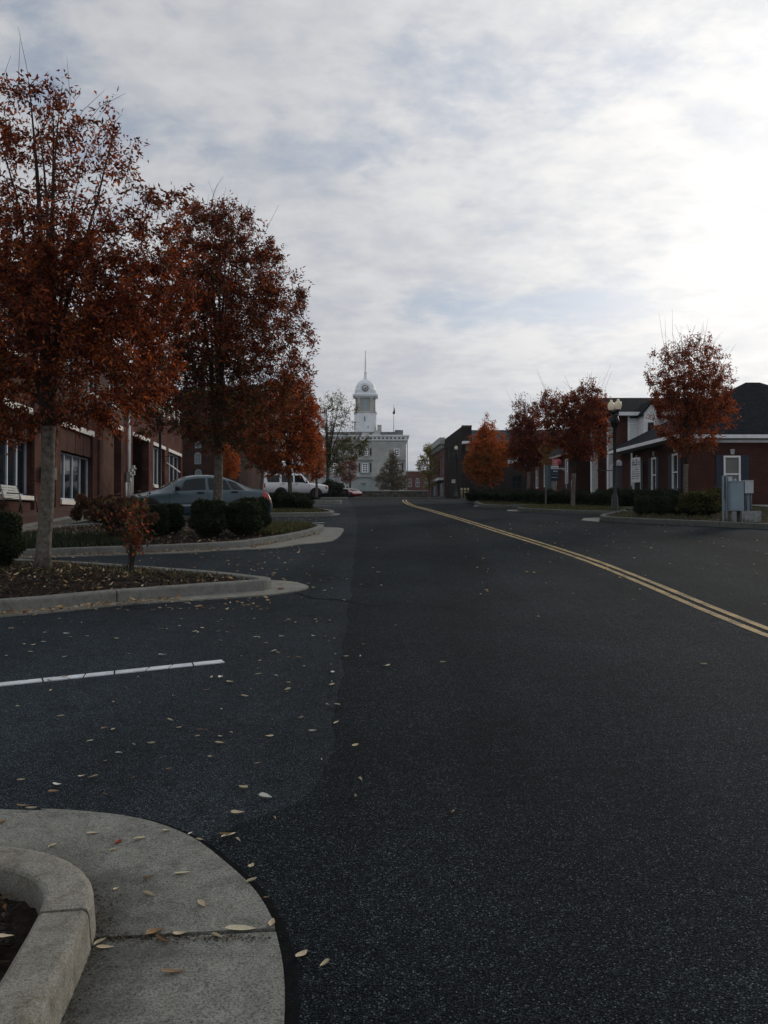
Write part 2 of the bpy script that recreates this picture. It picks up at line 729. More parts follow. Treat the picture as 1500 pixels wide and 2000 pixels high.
YELLOW = paint_mat('yellow_line_paint', (.43, .315, .145), .66)
LINEW = paint_mat('white_line_paint', (.58, .61, .64), .77)
BARK = M('bark', (.115, .095, .078), .9, .45, 14, .15, bump=1, bscale=45, tint=(.20, .18, .15))
BARK_DK = M('bark_dark', (.045, .036, .03), .9, .4, 14, .15, bump=.8, bscale=40)
LEAF = leaf_mat('leaf')
GRASSM = leaf_mat('grass_blade', .2)
BLACK = M('black_metal', (.016, .017, .018), .45, .2, 8, .4)
RUBBER = M('tyre_rubber', (.014, .014, .014), .85, .2, 20, .2)
CHROME = M('alloy', (.32, .33, .34), .35, .1, 8, .5, .7)
GLASS = glass_mat('window_glass')
CARGLASS = glass_mat('car_glass', (.008, .014, .018), .03)
for m_ in (CARGLASS,):
    m_.node_tree.nodes['Principled BSDF'].inputs['Specular IOR Level'].default_value = .3
DARKIN = M('dark_interior', (.014, .013, .012), .9, .3, 3)

# ================================================================ THE GROUND
def sheet(name, ys, xl, xr, h, mat, wob=0.0, nx=1):
    mb = MB()
    n = nx + 1
    v, f = [], []
    for i, y in enumerate(ys):
        a, b = xl(y), xr(y)
        for k in range(n):
            t = k / nx
            w = wob * (math.sin(y * 3.1) * .5 + math.sin(y * 7.7 + 1) * .3 + math.sin(y * 17 + 2) * .2) if k == 0 else 0
            v.append((a + (b - a) * t + w, y, tz(y) + h))
    for i in range(len(ys) - 1):
        for k in range(nx):
            o = i * n + k
            f.append((o, o + 1, o + n + 1, o + n))
    mb.add(v, f)
    return mb.build(name, mat, kind='structure')


def frange(a, b, s):
    n = max(1, int(round((b - a) / s)))
    return [a + (b - a) * i / n for i in range(n + 1)]


XS = lambda y: -7.6 - .06 * y                   # kerb line of the pavement by the brick shops
YFAR = frange(-60, 100, 2.0) + frange(104, 300, 6) + [330, 360, 420, 500, 600, 750, 900, 1300, 2000, 4000]
sheet('ground', YFAR, lambda y: -1500, lambda y: 1500, -.02, SOIL, nx=8)

# older, greyer asphalt of the parking bays and the side street
ROAD_R = lambda y: 26.0 if y < 26 else max(8.0, 26 - (y - 26) * 3)
sheet('parking_bay', frange(-40, 104, 1.0), XS, lambda y: ROAD_R(y) + 4, .0, ASPH_BAY)
# the seam of the darker carriageway, read off the picture
sy = [-40, 3.5, 3.79, 3.94, 4.19, 4.6, 5.1, 24, 30, 44, 60, 75, 104]
sx = [-.95, -.85, -.643, -.50, -.365, -.305, -.295, -.74, -1.0, -1.7, -2.6, -3.2, -4.2]
SEAM = lambda y: float(np.interp(y, sy, sx))
sheet('road', frange(-40, 3, .5) + frange(3.05, 6, .05) + frange(6.2, 20, .2) + frange(21, 104, 1.0), SEAM, lambda y: ROAD_R(y) + 3.5, .0025, ASPH_ROAD, wob=.03)

# cross street by the courthouse square
sheet('square_road', frange(104.2, 205, 3), lambda y: -30, lambda y: 30, .0, ASPH_BAY)
sheet('courthouse_lawn', frange(206, 262, 4), lambda y: -30, lambda y: 30, .05, M('lawn', (.055, .065, .03), .95, .4, 2, .1))


# ---- painted lines
def stripe(name, pts, w, h, mat, kind='structure', cuts=0):
    mb = MB()
    P = []
    for i in range(len(pts) - 1):
        a, b = Vector(pts[i]), Vector(pts[i + 1])
        n = max(1, int((b - a).length / .5))
        for k in range(n):
            P.append(a.lerp(b, k / n))
    P.append(Vector(pts[-1]))
    v, f = [], []
    for i, p in enumerate(P):
        t = (P[min(i + 1, len(P) - 1)] - P[max(i - 1, 0)])
        t = Vector((t.x, t.y, 0)).normalized()
        nrm = Vector((-t.y, t.x, 0))
        j = rnd.uniform(-.004, .004)
        for s in (-1, 1):
            q = p + nrm * s * (w / 2 + j)
            v.append((q.x, q.y, tz(q.y) + h))
    for i in range(len(P) - 1):
        f.append((2 * i, 2 * i + 2, 2 * i + 3, 2 * i + 1))
    mb.add(v, f)
    return mb.build(name, mat, kind=kind)


ypx = [(1500, 1236), (1253, 1134.6), (1154.7, 1096), (1056, 1063), (957, 1032.5), (898, 1014), (849, 999.5), (809, 988.6), (797, 983.7)]
yl = [G(*p) for p in ypx]
yl = [Vector((4.35, -8, 0)), Vector((4.15, 2, 0))] + yl + [Vector((1.22, 50, 0)), Vector((1.45, 58, 0))]
# a smooth curve through them
def smooth_curve(P, n=6):
    out = []
    for i in range(len(P) - 1):
        p0, p1, p2, p3 = P[max(i - 1, 0)], P[i], P[i + 1], P[min(i + 2, len(P) - 1)]
        for k in range(n):
            t = k / n
            out.append(.5 * ((2 * p1) + (p2 - p0) * t + (2 * p0 - 5 * p1 + 4 * p2 - p3) * t * t + (3 * p1 - p0 - 3 * p2 + p3) * t ** 3))
    out.append(P[-1])
    return out
yl = smooth_curve([Vector((p[0], p[1], 0)) for p in yl])
for s in (-1, 1):
    stripe('yellow_line', [p + Vector((s * .09, 0, 0)) for p in yl], .095, .007, YELLOW)

sdir = Vector((-1.51, -.76, 0)).normalized()


def bay_line(end, length, pieces=1):
    """one white bay line; its thermoplastic has cracked into short lengths"""
    if pieces == 1:
        stripe('bay_line', [end, end + sdir * length], .10, .005, LINEW)
        return
    root = bpy.data.objects.new('bay_line', None)
    COL.objects.link(root)
    root['kind'] = 'structure'
    a = 0
    cut = [0]
    while cut[-1] < length - .3:
        cut.append(cut[-1] + rnd.uniform(.13, .26))
    cut.append(length)
    nrm = Vector((-sdir.y, sdir.x, 0))
    sk = 0
    for i in range(len(cut) - 1):
        s0, s1 = sk, rnd.uniform(-.05, .05)
        sk = s1
        g = .0065
        m = (cut[i] + cut[i + 1]) / 2
        q = [end + sdir * (cut[i] + g + s0) - nrm * .05, end + sdir * (m) - nrm * (.05 + rnd.uniform(-.003, .003)), end + sdir * (cut[i + 1] - g + s1) - nrm * .05,
             end + sdir * (cut[i + 1] - g - s1) + nrm * .05, end + sdir * m + nrm * (.05 + rnd.uniform(-.003, .003)), end + sdir * (cut[i] + g - s0) + nrm * .05]
        mb = MB()
        mb.add([(p.x, p.y, tz(p.y) + .007) for p in q] + [(p.x, p.y, tz(p.y) - .002) for p in q],
               [(0, 1, 2, 3, 4, 5)] + [(k, 6 + k, 6 + (k + 1) % 6, (k + 1) % 6) for k in range(6)])
        mb.build('line_piece', LINEW, root)


e = G(437, 1292)
bay_line(e, 4.6, pieces=2)
for px, py in ((634, 1021), (646, 988), (640, 981), (668, 984)):
    p = G(px, py)
    bay_line(Vector((p.x, p.y, 0)), 3.6)


# ---- kerbed planting islands
def chaikin(P, it=2):
    for _ in range(it):
        Q = []
        for i in range(len(P)):
            a, b = P[i], P[(i + 1) % len(P)]
            Q += [(a[0] * .75 + b[0] * .25, a[1] * .75 + b[1] * .25), (a[0] * .25 + b[0] * .75, a[1] * .25 + b[1] * .75)]
        P = Q
    return P


def resample(P, step):
    out = []
    for i in range(len(P)):
        a, b = Vector(P[i]), Vector(P[(i + 1) % len(P)])
        n = max(1, int((b - a).length / step))
        out += [tuple(a.lerp(b, k / n)) for k in range(n)]
    return out


def inward(P):
    """unit inward normals of a closed outline"""
    A = sum(P[i][0] * P[(i + 1) % len(P)][1] - P[(i + 1) % len(P)][0] * P[i][1] for i in range(len(P)))
    sg = 1 if A > 0 else -1
    N = []
    for i in range(len(P)):
        a, b = Vector(P[i - 1]), Vector(P[(i + 1) % len(P)])
        t = (b - a).normalized()
        N.append(Vector((-t.y, t.x)) * sg)
    return N


KERB_PROF = [(0, -.05), (.003, .0), (.012, .118), (.015, .131), (.022, .142), (.034, .148), (.048, .15), (.156, .15), (.168, .146), (.174, .136), (.176, .02)]
islands = {}


def island(key, outline, joints=(), sect=3.2, bed=.085, mat=None, it=2, bedmat=None, kw=1.0):
    P = resample(chaikin(outline, it), .12 if key == 'near' else .35)
    N = inward(P)
    root = bpy.data.objects.new('kerb', None)
    COL.objects.link(root)
    root['kind'] = 'structure'
    n = len(P)
    # arc length -> sections
    cum = [0]
    for i in range(n):
        cum.append(cum[-1] + (Vector(P[(i + 1) % n]) - Vector(P[i])).length)
    cuts = sorted(joints) if joints else []
    if not cuts:
        k = max(2, int(cum[-1] / sect))
        cuts = [cum[-1] * i / k for i in range(k)]
    idx = []
    for c in cuts:
        idx.append(min(range(n), key=lambda i: abs(cum[i] - c)))
    idx = sorted(set(idx))
    for s in range(len(idx)):
        a, b = idx[s], idx[(s + 1) % len(idx)]
        if b <= a:
            b += n
        ids = list(range(a, b + 1))
        v, f = [], []
        for q, i in enumerate(ids):
            p, nn = Vector(P[i % n]), N[i % n]
            t = Vector((nn.y, -nn.x))
            p = p.copy()
            d = .008
            tang = (Vector(P[(i + 1) % n]) - Vector(P[i % n - 1])).normalized()
            if q == 0:
                p += tang * d
            if q == len(ids) - 1:
                p -= tang * d
            for w, z in KERB_PROF:
                x, y = p.x + nn.x * w * kw, p.y + nn.y * w * kw
                v.append((x, y, tz(y) + z + rnd.uniform(-.0022, .0015)))
        m = len(KERB_PROF)
        for q in range(len(ids) - 1):
            for k in range(m - 1):
                f.append((q * m + k, q * m + k + 1, (q + 1) * m + k + 1, (q + 1) * m + k))
        f.append(tuple(range(m)))
        f.append(tuple((len(ids) - 1) * m + k for k in range(m))[::-1])
        mb = MB()
        mb.add(v, f)
        o = mb.build('kerb_section', mat or CONC_TAN, root)
    # planting bed
    ctr = Vector((sum(p[0] for p in P) / n, sum(p[1] for p in P) / n))
    v, f = [], []
    rings = [1.0, .9, .72, .5, .25]
    for r in rings:
        for i in range(n):
            q = Vector(P[i]) + N[i] * .172 * kw
            q = ctr + (q - ctr) * r
            v.append((q.x, q.y, tz(q.y) + bed + .07 * (1 - r) ** .7 + rnd.uniform(-.012, .012)))
    v.append((ctr.x, ctr.y, tz(ctr.y) + bed + .08))
    for k in range(len(rings) - 1):
        for i in range(n):
            j = (i + 1) % n
            f.append((k * n + i, k * n + j, (k + 1) * n + j, (k + 1) * n + i))
    o = (len(rings) - 1) * n
    for i in range(n):
        f.append((o + i, o + (i + 1) % n, len(v) - 1))
    mb = MB()
    mb.add(v, f, True)
    mb.build('planting_bed', bedmat or MULCH, kind='structure')
    islands[key] = (P, N, ctr)


def inside(P, x, y):
    c = False
    for i in range(len(P)):
        (x1, y1), (x2, y2) = P[i], P[(i + 1) % len(P)]
        if (y1 > y) != (y2 > y) and x < (x2 - x1) * (y - y1) / (y2 - y1) + x1:
            c = not c
    return c


near_out = [(-.90, .6), (-.90, 2.2), (-.93, 2.55), (-.955, 2.78), (-.99, 2.95), (-1.08, 3.10), (-1.25, 3.23), (-1.5, 3.31), (-2.2, 3.40), (-4.2, 3.7), (-5.5, 2.0), (-4.6, .2), (-2.5, -.6), (-1.2, -.2)]
isl2 = [(-8.3, 7.2), (-6.5, 8.05), (-4.2, 9.23), (-3.2, 10.0), (-2.65, 10.33), (-1.75, 10.85), (-1.5, 10.98), (-1.47, 11.3), (-1.75, 11.52), (-2.17, 11.85), (-2.75, 12.2), (-5.2, 13.5), (-8.5, 14.2)]
isl3 = [(-8.6, 14.55), (-6.7, 15.0), (-4.95, 15.7), (-3.85, 16.15), (-2.9, 16.75), (-2.33, 17.9), (-1.75, 19.6), (-1.5, 21.4), (-1.6, 22.3), (-4, 22.6), (-8.9, 22.9)]
isl4 = [(-9.2, 27.2), (-3.9, 27.75), (-2.1, 28.2), (-1.65, 28.7), (-1.8, 30.2), (-3, 33), (-9.6, 34)]
isl5 = [(-10.1, 41.8), (-4, 43.0), (-2.5, 43.4), (-2.1, 44.0), (-2.5, 45.2), (-10.3, 46.5)]
isl6 = [(-11.7, 67.4), (-4.2, 69), (-3.1, 69.4), (-2.9, 70.2), (-3.6, 72), (-12, 73.4)]
iRa = [(6.5, 25.6), (7.4, 24.7), (8.6, 23.6), (10.1, 22.2), (11.6, 20.9), (13.5, 19.6), (17.5, 22), (15.5, 32.5), (9.3, 31), (7.1, 27.6)]
iRb = [(5.1, 32), (5.7, 31), (6.65, 30), (8.4, 28.9), (9.2, 32.6), (8.8, 35.4), (6.3, 35.0), (5.2, 33.3)]
iRc = [(4.1, 36.6), (4.6, 35.4), (5.4, 35.0), (6.4, 36.2), (9.2, 36.9), (9.0, 52), (5.2, 53), (4.5, 42)]
def arc_at(outline, key, x, y):
    P = resample(chaikin(outline, 2), .12 if key == 'near' else .35)
    c, best = 0, (9e9, 0)
    for i in range(len(P)):
        d = (P[i][0] - x) ** 2 + (P[i][1] - y) ** 2
        if d < best[0]:
            best = (d, c)
        c += (Vector(P[(i + 1) % len(P)]) - Vector(P[i])).length
    return best[1]


island('near', near_out, bed=.045, joints=[arc_at(near_out, 'near', *q) for q in ((-.955, 2.80), (-.9, .9), (-3.2, 3.55), (-4.5, .2))])
island('b', isl2, mat=CONC_MID, joints=[arc_at(isl2, 'b', *q) for q in ((-3.2, 9.98), (-6.0, 8.3), (-8.3, 9), (-8.3, 13), (-5, 13.4), (-2.4, 12.0))])
island('c', isl3, mat=CONC_MID)
island('d', isl4, mat=CONC_MID)
island('e', isl5, mat=CONC_MID)
island('f', isl6, mat=CONC_MID)
island('g', iRa, mat=CONC_SHADE)
island('h', iRb, mat=CONC_SHADE)
island('i', iRc, mat=CONC_SHADE)


def slab(name, pts, h, mat, root, th=.06):
    """a flat concrete slab with an edge, on the slope"""
    n = len(pts)
    mb = MB()
    v = [(p[0], p[1], tz(p[1]) + h) for p in pts] + [(p[0], p[1], tz(p[1]) + h - th) for p in pts]
    mb.add(v, [tuple(range(n))] + [(i, n + i, n + (i + 1) % n, (i + 1) % n) for i in range(n)])
    return mb.build(name, mat, root)


def gxy(*pp):
    return [tuple(G(*p))[:2] for p in pp]


def open_smooth(P, n=4):
    return [tuple(q) for q in smooth_curve([Vector((p[0], p[1], 0)) for p in P], n)]


def apron(slabs, mat=None):
    root = bpy.data.objects.new('gutter_apron', None)
    COL.objects.link(root)
    root['kind'] = 'structure'
    for s in slabs:
        slab('apron_slab', s, .018, mat or CONC, root)


oa = open_smooth([(-4.1, 4.15)] + gxy((0, 1588), (80, 1587), (150, 1590), (270, 1605), (370, 1640), (450, 1700), (500, 1750), (530, 1800), (537, 1822)), 4)
ob = open_smooth(gxy((539, 1830), (553, 1900), (555, 2000)) + [(-.275, 2.1), (-.265, .6)], 4)
inn_a = [(-1.03, 2.857), (-1.07, 2.95), (-1.15, 3.06), (-1.30, 3.17), (-1.52, 3.25), (-2.2, 3.34), (-4.1, 3.62)]
apron([oa + inn_a, ob + [(-.96, .6), (-.96, 2.2), (-.99, 2.55), (-1.03, 2.838)]], CONC_GUT)
apron([open_smooth([(-8.3, 7.0)] + gxy((0, 1206), (224, 1184), (327, 1177), (420, 1171), (480, 1167), (540, 1162), (580, 1156), (601, 1150), (598, 1145), (570, 1138), (511, 1134)), 3)
       + [(-1.66, 11.38), (-1.62, 11.1), (-1.66, 11.05), (-1.8, 10.98), (-2.7, 10.45), (-4.25, 9.34), (-6.55, 8.17), (-8.3, 7.35)]])
apron([open_smooth([(-6.7, 14.8)] + gxy((230, 1085), (355, 1081), (418, 1077), (480, 1074), (540, 1071), (580, 1065), (640, 1059), (658, 1052), (668, 1042), (669.6, 1033), (640, 1031), (626, 1031)), 3)
       + [(-1.70, 21.6), (-1.78, 20.2), (-1.98, 19.2), (-2.41, 18.0), (-2.78, 17.2), (-2.98, 16.9), (-3.9, 16.3), (-5.0, 15.85), (-6.7, 15.15)]])
apron([gxy((644, 1008), (662, 1006), (664, 1004), (648, 1003))])
apron([gxy((1170, 1020), (1135, 1017), (1140, 1013), (1172, 1012))])
apron([gxy((1020, 999.5), (990, 998.5), (992, 996.5), (1022, 996))])
apron([gxy((945, 990.5), (925, 989.5), (928, 987.5), (948, 987))])

TAR = M('tar_seal', (.0055, .0065, .0075), .9, .4, 25, .05, bump=.5, bscale=160)
tp = [Vector((p[0] + .012, p[1], 0)) for p in oa[2:]] + [Vector((p[0] + .018, p[1], 0)) for p in ob]
stripe('tar_seam', tp, .05, .0045, TAR)

# old cracks, sealed or not, wander over the surface
def crack(px, w, h=.0042):
    P = open_smooth(gxy(*px), 5)
    Q = []
    for i in range(len(P) - 1):
        a, b = Vector(P[i]), Vector(P[i + 1])
        for k in range(4):
            q = a.lerp(b, k / 4)
            Q.append(q + Vector((rnd.gauss(0, .012), rnd.gauss(0, .012), 0)))
    mb = MB()
    v, f = [], []
    for i, q in enumerate(Q):
        t = (Q[min(i + 1, len(Q) - 1)] - Q[max(i - 1, 0)]).normalized()
        ww = w * rnd.uniform(.35, 1.2) * min(1, .25 + i / 6, .25 + (len(Q) - 1 - i) / 6)
        for s_ in (-1, 1):
            r = q + Vector((-t.y, t.x, 0)) * ww * s_ * .5
            v.append((r.x, r.y, tz(r.y) + h))
    for i in range(len(Q) - 1):
        f.append((2 * i, 2 * i + 2, 2 * i + 3, 2 * i + 1))
    mb.add(v, f)
    mb.build('asphalt_crack', TAR, kind='structure')


crack([(560, 1152), (610, 1168), (665, 1172), (715, 1182), (790, 1180)], .03)
crack([(1010, 1032), (1120, 1046), (1260, 1052), (1400, 1075), (1500, 1082)], .03)

# ---- pavement in front of the brick shops
WX = lambda y: -10.489 - .067 * y               # street face of the shops
ys_ = frange(2, 104, 1.0)
sheet('pavement', ys_, WX, lambda y: XS(y) - .45, .15, PAVE)
sheet('pavement_edge', ys_, lambda y: XS(y) - .45, lambda y: XS(y) - .16, .152, CONC)
mb = MB()
for i in range(len(ys_) - 1):
    y0, y1 = ys_[i] + .006, ys_[i + 1] - .006
    mb.add([(XS(y0) - .16, y0, tz(y0) - .05), (XS(y0), y0, tz(y0) - .05), (XS(y0) - .02, y0, tz(y0) + .15), (XS(y0) - .16, y0, tz(y0) + .156),
            (XS(y1) - .16, y1, tz(y1) - .05), (XS(y1), y1, tz(y1) - .05), (XS(y1) - .02, y1, tz(y1) + .15), (XS(y1) - .16, y1, tz(y1) + .156)],
           [(0, 1, 2, 3), (7, 6, 5, 4), (1, 5, 6, 2), (2, 6, 7, 3), (0, 3, 7, 4)])
mb.build('pavement_kerb', CONC_TAN, kind='structure')
# walk and drive beside the office on the other side
sheet('office_walk', frange(24, 37.6, .8), lambda y: 15.6, lambda y: 34, .10, CONC)
sheet('office_lawn', frange(33, 76, 1.2), lambda y: 9.6 if y < 54 else 8.0 + (y - 54) * .04, lambda y: 16, .06, M('lawn', (.055, .065, .03)))
sheet('side_lot', frange(54, 110, 2), lambda y: 5.2 + max(0, y - 54) * .05, lambda y: 8.2, .03, ASPH_BAY)

# ---- hills on the horizon
def hills(name, y, z0, amp, col, seed):
    r = random.Random(seed)
    ph = [r.uniform(0, 6.28) for _ in range(6)]
    v, f = [], []
    xs = frange(-2600, 2600, 60)
    for x in xs:
        h = z0 + amp * sum(math.sin(x * w + p) / (k + 1.5) for k, (w, p) in enumerate(zip((.0011, .0023, .0051, .011, .023, .05), ph)))
        v += [(x, y, -60), (x, y + 60, h * .72), (x, y + 160, h), (x, y + 500, -60)]
    for i in range(len(xs) - 1):
        for k in range(3):
            f.append((i * 4 + k, i * 4 + k + 1, (i + 1) * 4 + k + 1, (i + 1) * 4 + k))
    mb = MB()
    mb.add(v, f, True)
    return mb.build(name, M(name, col, .95, .35, .012, .05), kind='structure')


hills('hills', 2300, 132, 8, (.07, .085, .06), 3)
# the thin autumn haze that pales the court house and the hills
hz = MB().box(-3000, 3000, -400, 3000, -80, 175).build('haze', None, kind='stuff')
hm = bpy.data.materials.new('haze')
hm.use_nodes = True
ht = hm.node_tree
ht.nodes.clear()
ho, hv = nd(ht, 'ShaderNodeOutputMaterial'), nd(ht, 'ShaderNodeVolumePrincipled')
hv.inputs['Color'].default_value = (.80, .86, .95, 1)
hv.inputs['Density'].default_value = .00018
ht.links.new(hv.outputs[0], ho.inputs['Volume'])
hz.data.materials.append(hm)

# ================================================================ TREES AND SHRUBS
ORANGE, RUST, WINE, DEEP = (.50, .130, .024), (.27, .065, .018), (.145, .032, .015), (.065, .019, .012)
GOLD, OLIVE, GREEN, DKGREEN = (.33, .20, .04), (.10, .085, .025), (.05, .075, .022), (.022, .036, .014)
BROWN, STRAW, YGREEN = (.13, .07, .03), (.42, .33, .18), (.22, .24, .055)


def leaf_mesh(name, pos, dirs, L, W, cols, rng, mat, fold=.25):
    """one mesh of many separate little leaves: a bent four-point blade each"""
    n = len(pos)
    rv = rng.normal(size=(n, 3))
    side = np.cross(dirs, rv)
    side /= np.linalg.norm(side, axis=1, keepdims=True) + 1e-9
    up = np.cross(side, dirs)
    L = L[:, None]
    W = W[:, None]
    V = np.empty((n, 4, 3), np.float32)
    V[:, 0] = pos
    V[:, 1] = pos + dirs * L * .42 + side * W + up * W * fold
    V[:, 2] = pos + dirs * L
    V[:, 3] = pos + dirs * L * .42 - side * W + up * W * fold
    me = bpy.data.meshes.new(name)
    me.vertices.add(n * 4)
    me.vertices.foreach_set('co', V.ravel())
    me.loops.add(n * 6)
    base = np.arange(n)[:, None] * 4
    idx = (base + np.array([[0, 1, 2, 0, 2, 3]])).ravel()
    me.loops.foreach_set('vertex_index', idx.astype(np.int32))
    me.polygons.add(n * 2)
    me.polygons.foreach_set('loop_start', (np.arange(n * 2) * 3).astype(np.int32))
    me.polygons.foreach_set('loop_total', np.full(n * 2, 3, np.int32))
    ca = me.color_attributes.new('col', 'FLOAT_COLOR', 'POINT')
    c = np.ones((n, 4, 4), np.float32)
    c[:, :, :3] = cols[:, None, :]
    ca.data.foreach_set('color', c.ravel())
    me.materials.append(mat)
    me.update()
    me.validate()
    return me


def unit(a):
    return a / (np.linalg.norm(a, axis=1, keepdims=True) + 1e-9)


def tree(name, label, base, Y, lobes, trunk_r, fork_z, ntgt, nleaf, leaf, palette, seed, group=None, whips=0, lean=0.0,
         spread=.17, zone=None, thin=None, bark=None, nlimb=7, droop=.55, single=0, depth=.95, lead=.0, flare=1.25):
    """lobes: (px, py, rx, ry, weight) of the crown as seen at depth Y, turned into metres; zone: (fn(rel)->palette index weights)"""
    rng = np.random.default_rng(seed)
    rr = random.Random(seed)
    B = Vector(base)
    E = []
    for px, py, rx, ry, w in lobes:
        c = at(px, py, Y) - B
        E.append((c.x, c.y, c.z, rx * Y / F, rx * Y / F * depth, ry * Y / F, w))
    E = np.array(E)
    vol = E[:, 3] * E[:, 4] * E[:, 5] * E[:, 6]
    # targets for the twig ends, spread through the crown
    T = []
    k = 0
    cand = []
    while len(cand) < ntgt * 6:
        e = E[rng.choice(len(E), p=vol / vol.sum())]
        d = rng.normal(size=3)
        d /= np.linalg.norm(d)
        r = rng.random() ** (1 / 2.6)
        cand.append(e[:3] + d * r * e[3:6] * .97)
    cand = np.array(cand)
    cand = cand[cand[:, 2] > fork_z * .92]
    # farthest-ish sampling keeps them evenly spaced
    chosen = [0]
    dmin = np.linalg.norm(cand - cand[0], axis=1) * (1 + .35 * rng.random(len(cand)))
    for _ in range(min(ntgt, len(cand)) - 1):
        i = int(dmin.argmax())
        chosen.append(i)
        dmin = np.minimum(dmin, np.linalg.norm(cand - cand[i], axis=1))
    T = cand[chosen]
    fork = np.array([lean * fork_z, 0, fork_z])
    top = T[:, 2].max()
    mb = MB()
    # trunk
    pts, rad = [], []
    for i in range(9):
        t = i / 8
        pts.append((lean * fork_z * t + .015 * math.sin(t * 5 + seed), .012 * math.sin(t * 4), -.05 + (fork_z + .05) * t))
        rad.append(trunk_r * ((flare if i == 0 else 1.06 if i == 1 else 1.0) - .10 * t))
    rad[-1] *= 1.12
    mb.tube(pts, rad, 12)
    root = thing(name, label, 'tree', base, 0, group)
    mb.build('trunk', bark or BARK, root)
    # limbs: a vase of rising leaders
    lb = MB()
    nodes, nrad = [fork], [trunk_r * .8]
    az = np.arctan2(T[:, 1] - fork[1], T[:, 0] - fork[0])
    upper = np.argsort(-(T[:, 2] + .25 * np.hypot(T[:, 0] - fork[0], T[:, 1] - fork[1])))
    picks = []
    for i in upper:
        if all(min(abs(az[i] - az[j]), 6.283 - abs(az[i] - az[j])) > 5.2 / nlimb or (T[i, 2] - T[j, 2]) < -.9 for j in picks):
            picks.append(i)
        if len(picks) >= nlimb:
            break
    for i in picks:
        t = T[i]
        c1 = fork + np.array([(t[0] - fork[0]) * .22, (t[1] - fork[1]) * .22, (t[2] - fork[2]) * .45])
        P, Rr = [], []
        n = 9
        wob = rng.normal(size=3) * .06
        for q in range(n + 1):
            s = q / n
            p = (1 - s) ** 2 * (fork - np.array([0, 0, .12])) + 2 * s * (1 - s) * c1 + s * s * t + wob * math.sin(s * 6.3) * np.array([1, 1, .3])
            P.append(p)
            Rr.append(max(.004, trunk_r * .52 * (1 - s) ** .85))
            if q > 1:
                nodes.append(p)
                nrad.append(Rr[-1])
        lb.tube(P, Rr, 7)
    done = set(picks)
    order = sorted((i for i in range(len(T)) if i not in done), key=lambda i: np.linalg.norm(T[i] - fork))
    twigs = [(nodes[-1], T[i]) for i in picks]
    tb = MB()
    for i in order:
        t = T[i]
        A = np.array(nodes)
        d = np.linalg.norm(A - t, axis=1) + np.maximum(0, A[:, 2] - t[2] + .12) * 1.6
        j = int(d.argmin())
        a = A[j]
        r0 = min(nrad[j] * .62, .022)
        mid = a * .5 + t * .5 + np.array([0, 0, .10 * np.linalg.norm(t - a)]) + rng.normal(size=3) * .04
        n = 4
        P, Rr = [], []
        for q in range(n + 1):
            s = q / n
            p = (1 - s) ** 2 * a + 2 * s * (1 - s) * mid + s * s * t
            P.append(p)
            Rr.append(max(.0022, r0 * (1 - s * .85)))
            if q in (2, 3, 4):
                nodes.append(p)
                nrad.append(Rr[-1])
        tb.tube(P, Rr, 4, cap=False)
        twigs.append((a, t))
    lb.build('limb', bark or BARK_DK, root)
    # bare whips above the crown
    if whips:
        hi = T[np.argsort(-T[:, 2])[:max(whips * 2, 8)]]
        ws = min(1.05, max(.8, Y / 20))
        for _ in range(whips):
            a = hi[rng.integers(len(hi))]
            ln = rng.uniform(.35, 1.0)
            d = np.array([rng.normal() * .26 + (a[0] - fork[0]) * .12, rng.normal() * .2, 1.0])
            d /= np.linalg.norm(d)
            bend = rng.normal(size=3) * .11
            tb.tube([a, a + d * ln * .35 + bend * .3, a + d * ln * .7 + bend, a + d * ln + bend * 1.6], [.0055 * ws, .0045 * ws, .0035 * ws, .002 * ws], 4, cap=False)
    tb.build('twigs', bark or BARK_DK, root)['kind'] = 'stuff'
    # leaves in drooping sprays along the twigs
    tw = np.array([np.concatenate(x) for x in twigs])
    wts = .15 + rng.random(len(tw)) ** 1.8
    if thin is not None:
        wts = wts * np.array([thin(p[3:]) for p in tw])
    m = 7
    tid = np.repeat(np.arange(len(tw)), m)
    ns = len(tid)
    u = .30 + .70 * rng.random(ns)
    st_ = tw[tid, :3] * (1 - u)[:, None] + tw[tid, 3:] * u[:, None]
    sd = unit(tw[tid, 3:] - tw[tid, :3]) * .55 + unit(st_ - fork) * .35 + rng.normal(size=(ns, 3)) * .55 + np.array([0, 0, -.10])
    sd = unit(sd)
    sl = spread * rng.uniform(1.0, 2.6, ns)
    sw_ = wts[tid] * (.25 + rng.random(ns) ** 1.5)
    pick_s = rng.choice(ns, nleaf, p=sw_ / sw_.sum())
    q = rng.random(nleaf)
    pick = tid[pick_s]
    pos = st_[pick_s] + sd[pick_s] * (sl[pick_s] * q)[:, None] + np.array([0, 0, -1.0]) * (sl[pick_s] * q ** 2 * .25)[:, None]
    pos += rng.normal(size=(nleaf, 3)) * (leaf * .42)
    base_dir = sd[pick_s]
    # keep inside the crown outline
    ok = np.zeros(nleaf, bool)
    for e in E:
        ok |= (((pos - e[:3]) / (e[3:6] * 1.16 + .05)) ** 2).sum(1) < 1
    pos, pick, base_dir, pick_s = pos[ok], pick[ok], base_dir[ok], pick_s[ok]
    n = len(pos)
    out = pos - np.array([fork[0], fork[1], fork[2] + .3 * (top - fork_z)])
    dirs = unit(rng.normal(size=(n, 3)) * .55 + base_dir * .75 + np.array([0, 0, -droop]))
    pal = np.array([p for p, w in palette])
    pw = np.array([w for p, w in palette], float)
    if zone is not None:
        W = (np.array([zone(p) for p in tw[:, 3:]]) * pw)[tid]
    else:
        W = np.tile(pw, (ns, 1))
    # each spray leans to one colour
    W = W * (rng.random(W.shape) ** 1.5 + .12)
    W /= W.sum(1, keepdims=True)
    cum = W.cumsum(1)[pick_s]
